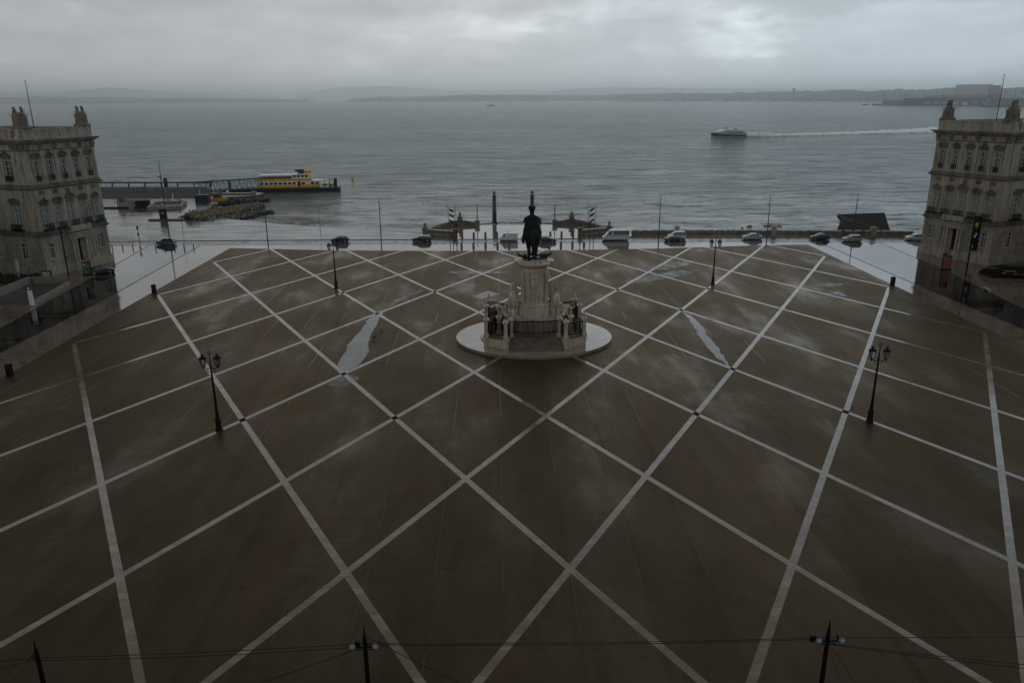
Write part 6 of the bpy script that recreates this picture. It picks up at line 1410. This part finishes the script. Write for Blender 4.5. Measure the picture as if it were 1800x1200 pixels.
def wake(pts, wf, name, seed, h=0.35, step=5.0):
    """broken foam: many small low patches scattered along the track"""
    rr = random.Random(seed); m_ = MB(); V = [Vector(p) for p in pts]
    for a, b_ in zip(V, V[1:]):
        L_ = (b_-a).length; n = int(L_/step); d = (b_-a).normalized(); nn = Vector((-d.y,d.x))
        for k in range(n):
            t = k/n; w = wf((a.lerp(b_,t)-V[0]).length)
            for q in range(max(3, int(w*0.35))):
                c = a.lerp(b_,t)+nn*rr.gauss(0,0.36)*w+d*rr.uniform(-step,step); r_ = rr.uniform(0.8,2.6)*(0.7+w*0.02)
                m_.ell((c.x,c.y,WZ),(r_*rr.uniform(1.2,2.2),r_*rr.uniform(.5,1.0),h*rr.uniform(.4,1)), (0,0,math.atan2(d.y,d.x)+rr.uniform(-.3,.3)), 7, 4)
    o = m_.build(name, M['foam'], None, True); o['kind'] = 'stuff'; return o
wake([(222,712),(250,716),(300,733),(380,768),(500,835),(680,950),(900,1105)], lambda s_: 9+s_*0.10, 'wake_foam', 41, 1.5, 1.7)
wake([(219.5,712.0),(232,713.5),(243,715)], lambda s_: 8.0, 'wake_foam', 42, 3.4, 0.7)
# tiny far boats
def small_boat(az, d, L_, label, wk=None, rz=0):
    x, y = polar(az, d); root = empty('motor_boat', (x,y,WZ), rz, label, 'motor boat')
    b = MB(); b.loft([[(q,-w,0.1),(q,-w*1.1,h),(q,w*1.1,h),(q,w,0.1)] for q, w, h in ((-L_/2,L_*.13,L_*.1),(L_*.2,L_*.13,L_*.11),(L_*.42,L_*.07,L_*.14),(L_*.5,0.1,L_*.16))]); b.build('hull', M['navy'], root, True)
    b = MB(); b.bc((-L_*.05,0,L_*.17),(L_*.5,L_*.2,L_*.14), 0, 0.85); c_ = b.build('cabin', M['white'], root)
    b = MB(); b.bc((-L_*.05,0,L_*.28),(L_*.22,L_*.14,L_*.08)); b.build('wheelhouse', M['white'], root)
small_boat(-0.35, 3650, 34, 'tiny white motor boat with a short wake near the horizon, left of centre', rz=math.pi)
wake([polar(-0.05,3650),polar(0.5,3645)], lambda s_: 4, 'wake_foam', 43, 3, 2.5)
small_boat(24.9, 3350, 26, 'tiny dark boat on the far river left of the port quay')
small_boat(30.6, 2920, 34, 'tiny dark boat moored below the large port warehouse')
b = MB(); x, y = polar(10.1, 2600); b.lathe([(1.6,0),(1.2,1.2),(0.5,4),(0.3,8),(0.8,8.4),(0.1,9.2)], n=8); tag(b.build('channel_buoy', M['fardark'], loc=(x,y,WZ)), 'thin dark channel buoy on the open river, right of centre', 'buoy')
# a few small buoys nearer
for x, y, lb in ((-70,352,'small orange buoy floating behind the moored ferry'),(71,206.5,'')):
    if lb: b = MB(); b.lathe([(0.5,0),(0.55,0.4),(0.2,0.9),(0.1,1.6)], n=8); tag(b.build('small_buoy', M['yellow'], loc=(x,y,WZ)), lb, 'buoy')
# long thin lines of surf rolling onto the shore
def surf(pts, seed, w=0.28, dens=1.2):
    rr = random.Random(seed); m_ = MB(); V = [Vector(p) for p in pts]
    for a, b_ in zip(V, V[1:]):
        n = int((b_-a).length*dens); d = (b_-a).normalized(); ang = math.atan2(d.y,d.x)
        for k in range(n):
            if noise.noise((a.x+k*0.5, seed*3.1, 0)) < -0.18: continue
            c = a.lerp(b_,k/n); m_.ell((c.x+rr.uniform(-.3,.3),c.y+rr.uniform(-w,w),WZ),(rr.uniform(.5,1.3),rr.uniform(.08,.2),0.05), (0,0,ang+rr.uniform(-.1,.1)), 6, 4)
    m_.build('surf_line', M['foam'], None, True)['kind'] = 'stuff'
surf([(-76,222.5),(-60,217),(-44,208.5),(-33,204.5),(-25,200.5)], 1); surf([(-70,226),(-50,218),(-36,211),(-26,206)], 2, 0.4, 0.7)
surf([(28,205),(40,203),(60,203.5),(78,201),(96,197)], 3, 0.5, 0.6); surf([(36,268),(60,262),(90,259),(120,256)], 4, 0.7, 0.8); surf([(-60,262),(-20,270),(20,266),(60,274),(110,280)], 5, 0.8, 0.5)
surf([(-12,214),(0,222.5),(12,216)], 6, 0.5, 0.9)
# ------------------------------------------------------------------ air: rain haze
hz = MB(); hz.box(-15500,-300,-6,15500,27500,260)
hm = bpy.data.materials.new('rain_haze'); hm.use_nodes = True; N_ = hm.node_tree.nodes; N_.clear()
o_ = N_.new('ShaderNodeOutputMaterial'); v_ = N_.new('ShaderNodeVolumePrincipled'); v_.inputs['Color'].default_value = (0.95,0.99,1.0,1)
v_.inputs['Density'].default_value = 1.4e-4; v_.inputs['Anisotropy'].default_value = 0.92
hm.node_tree.links.new(v_.outputs[0], o_.inputs['Volume'])
ho = hz.build('haze', hm); ho['kind'] = 'stuff'
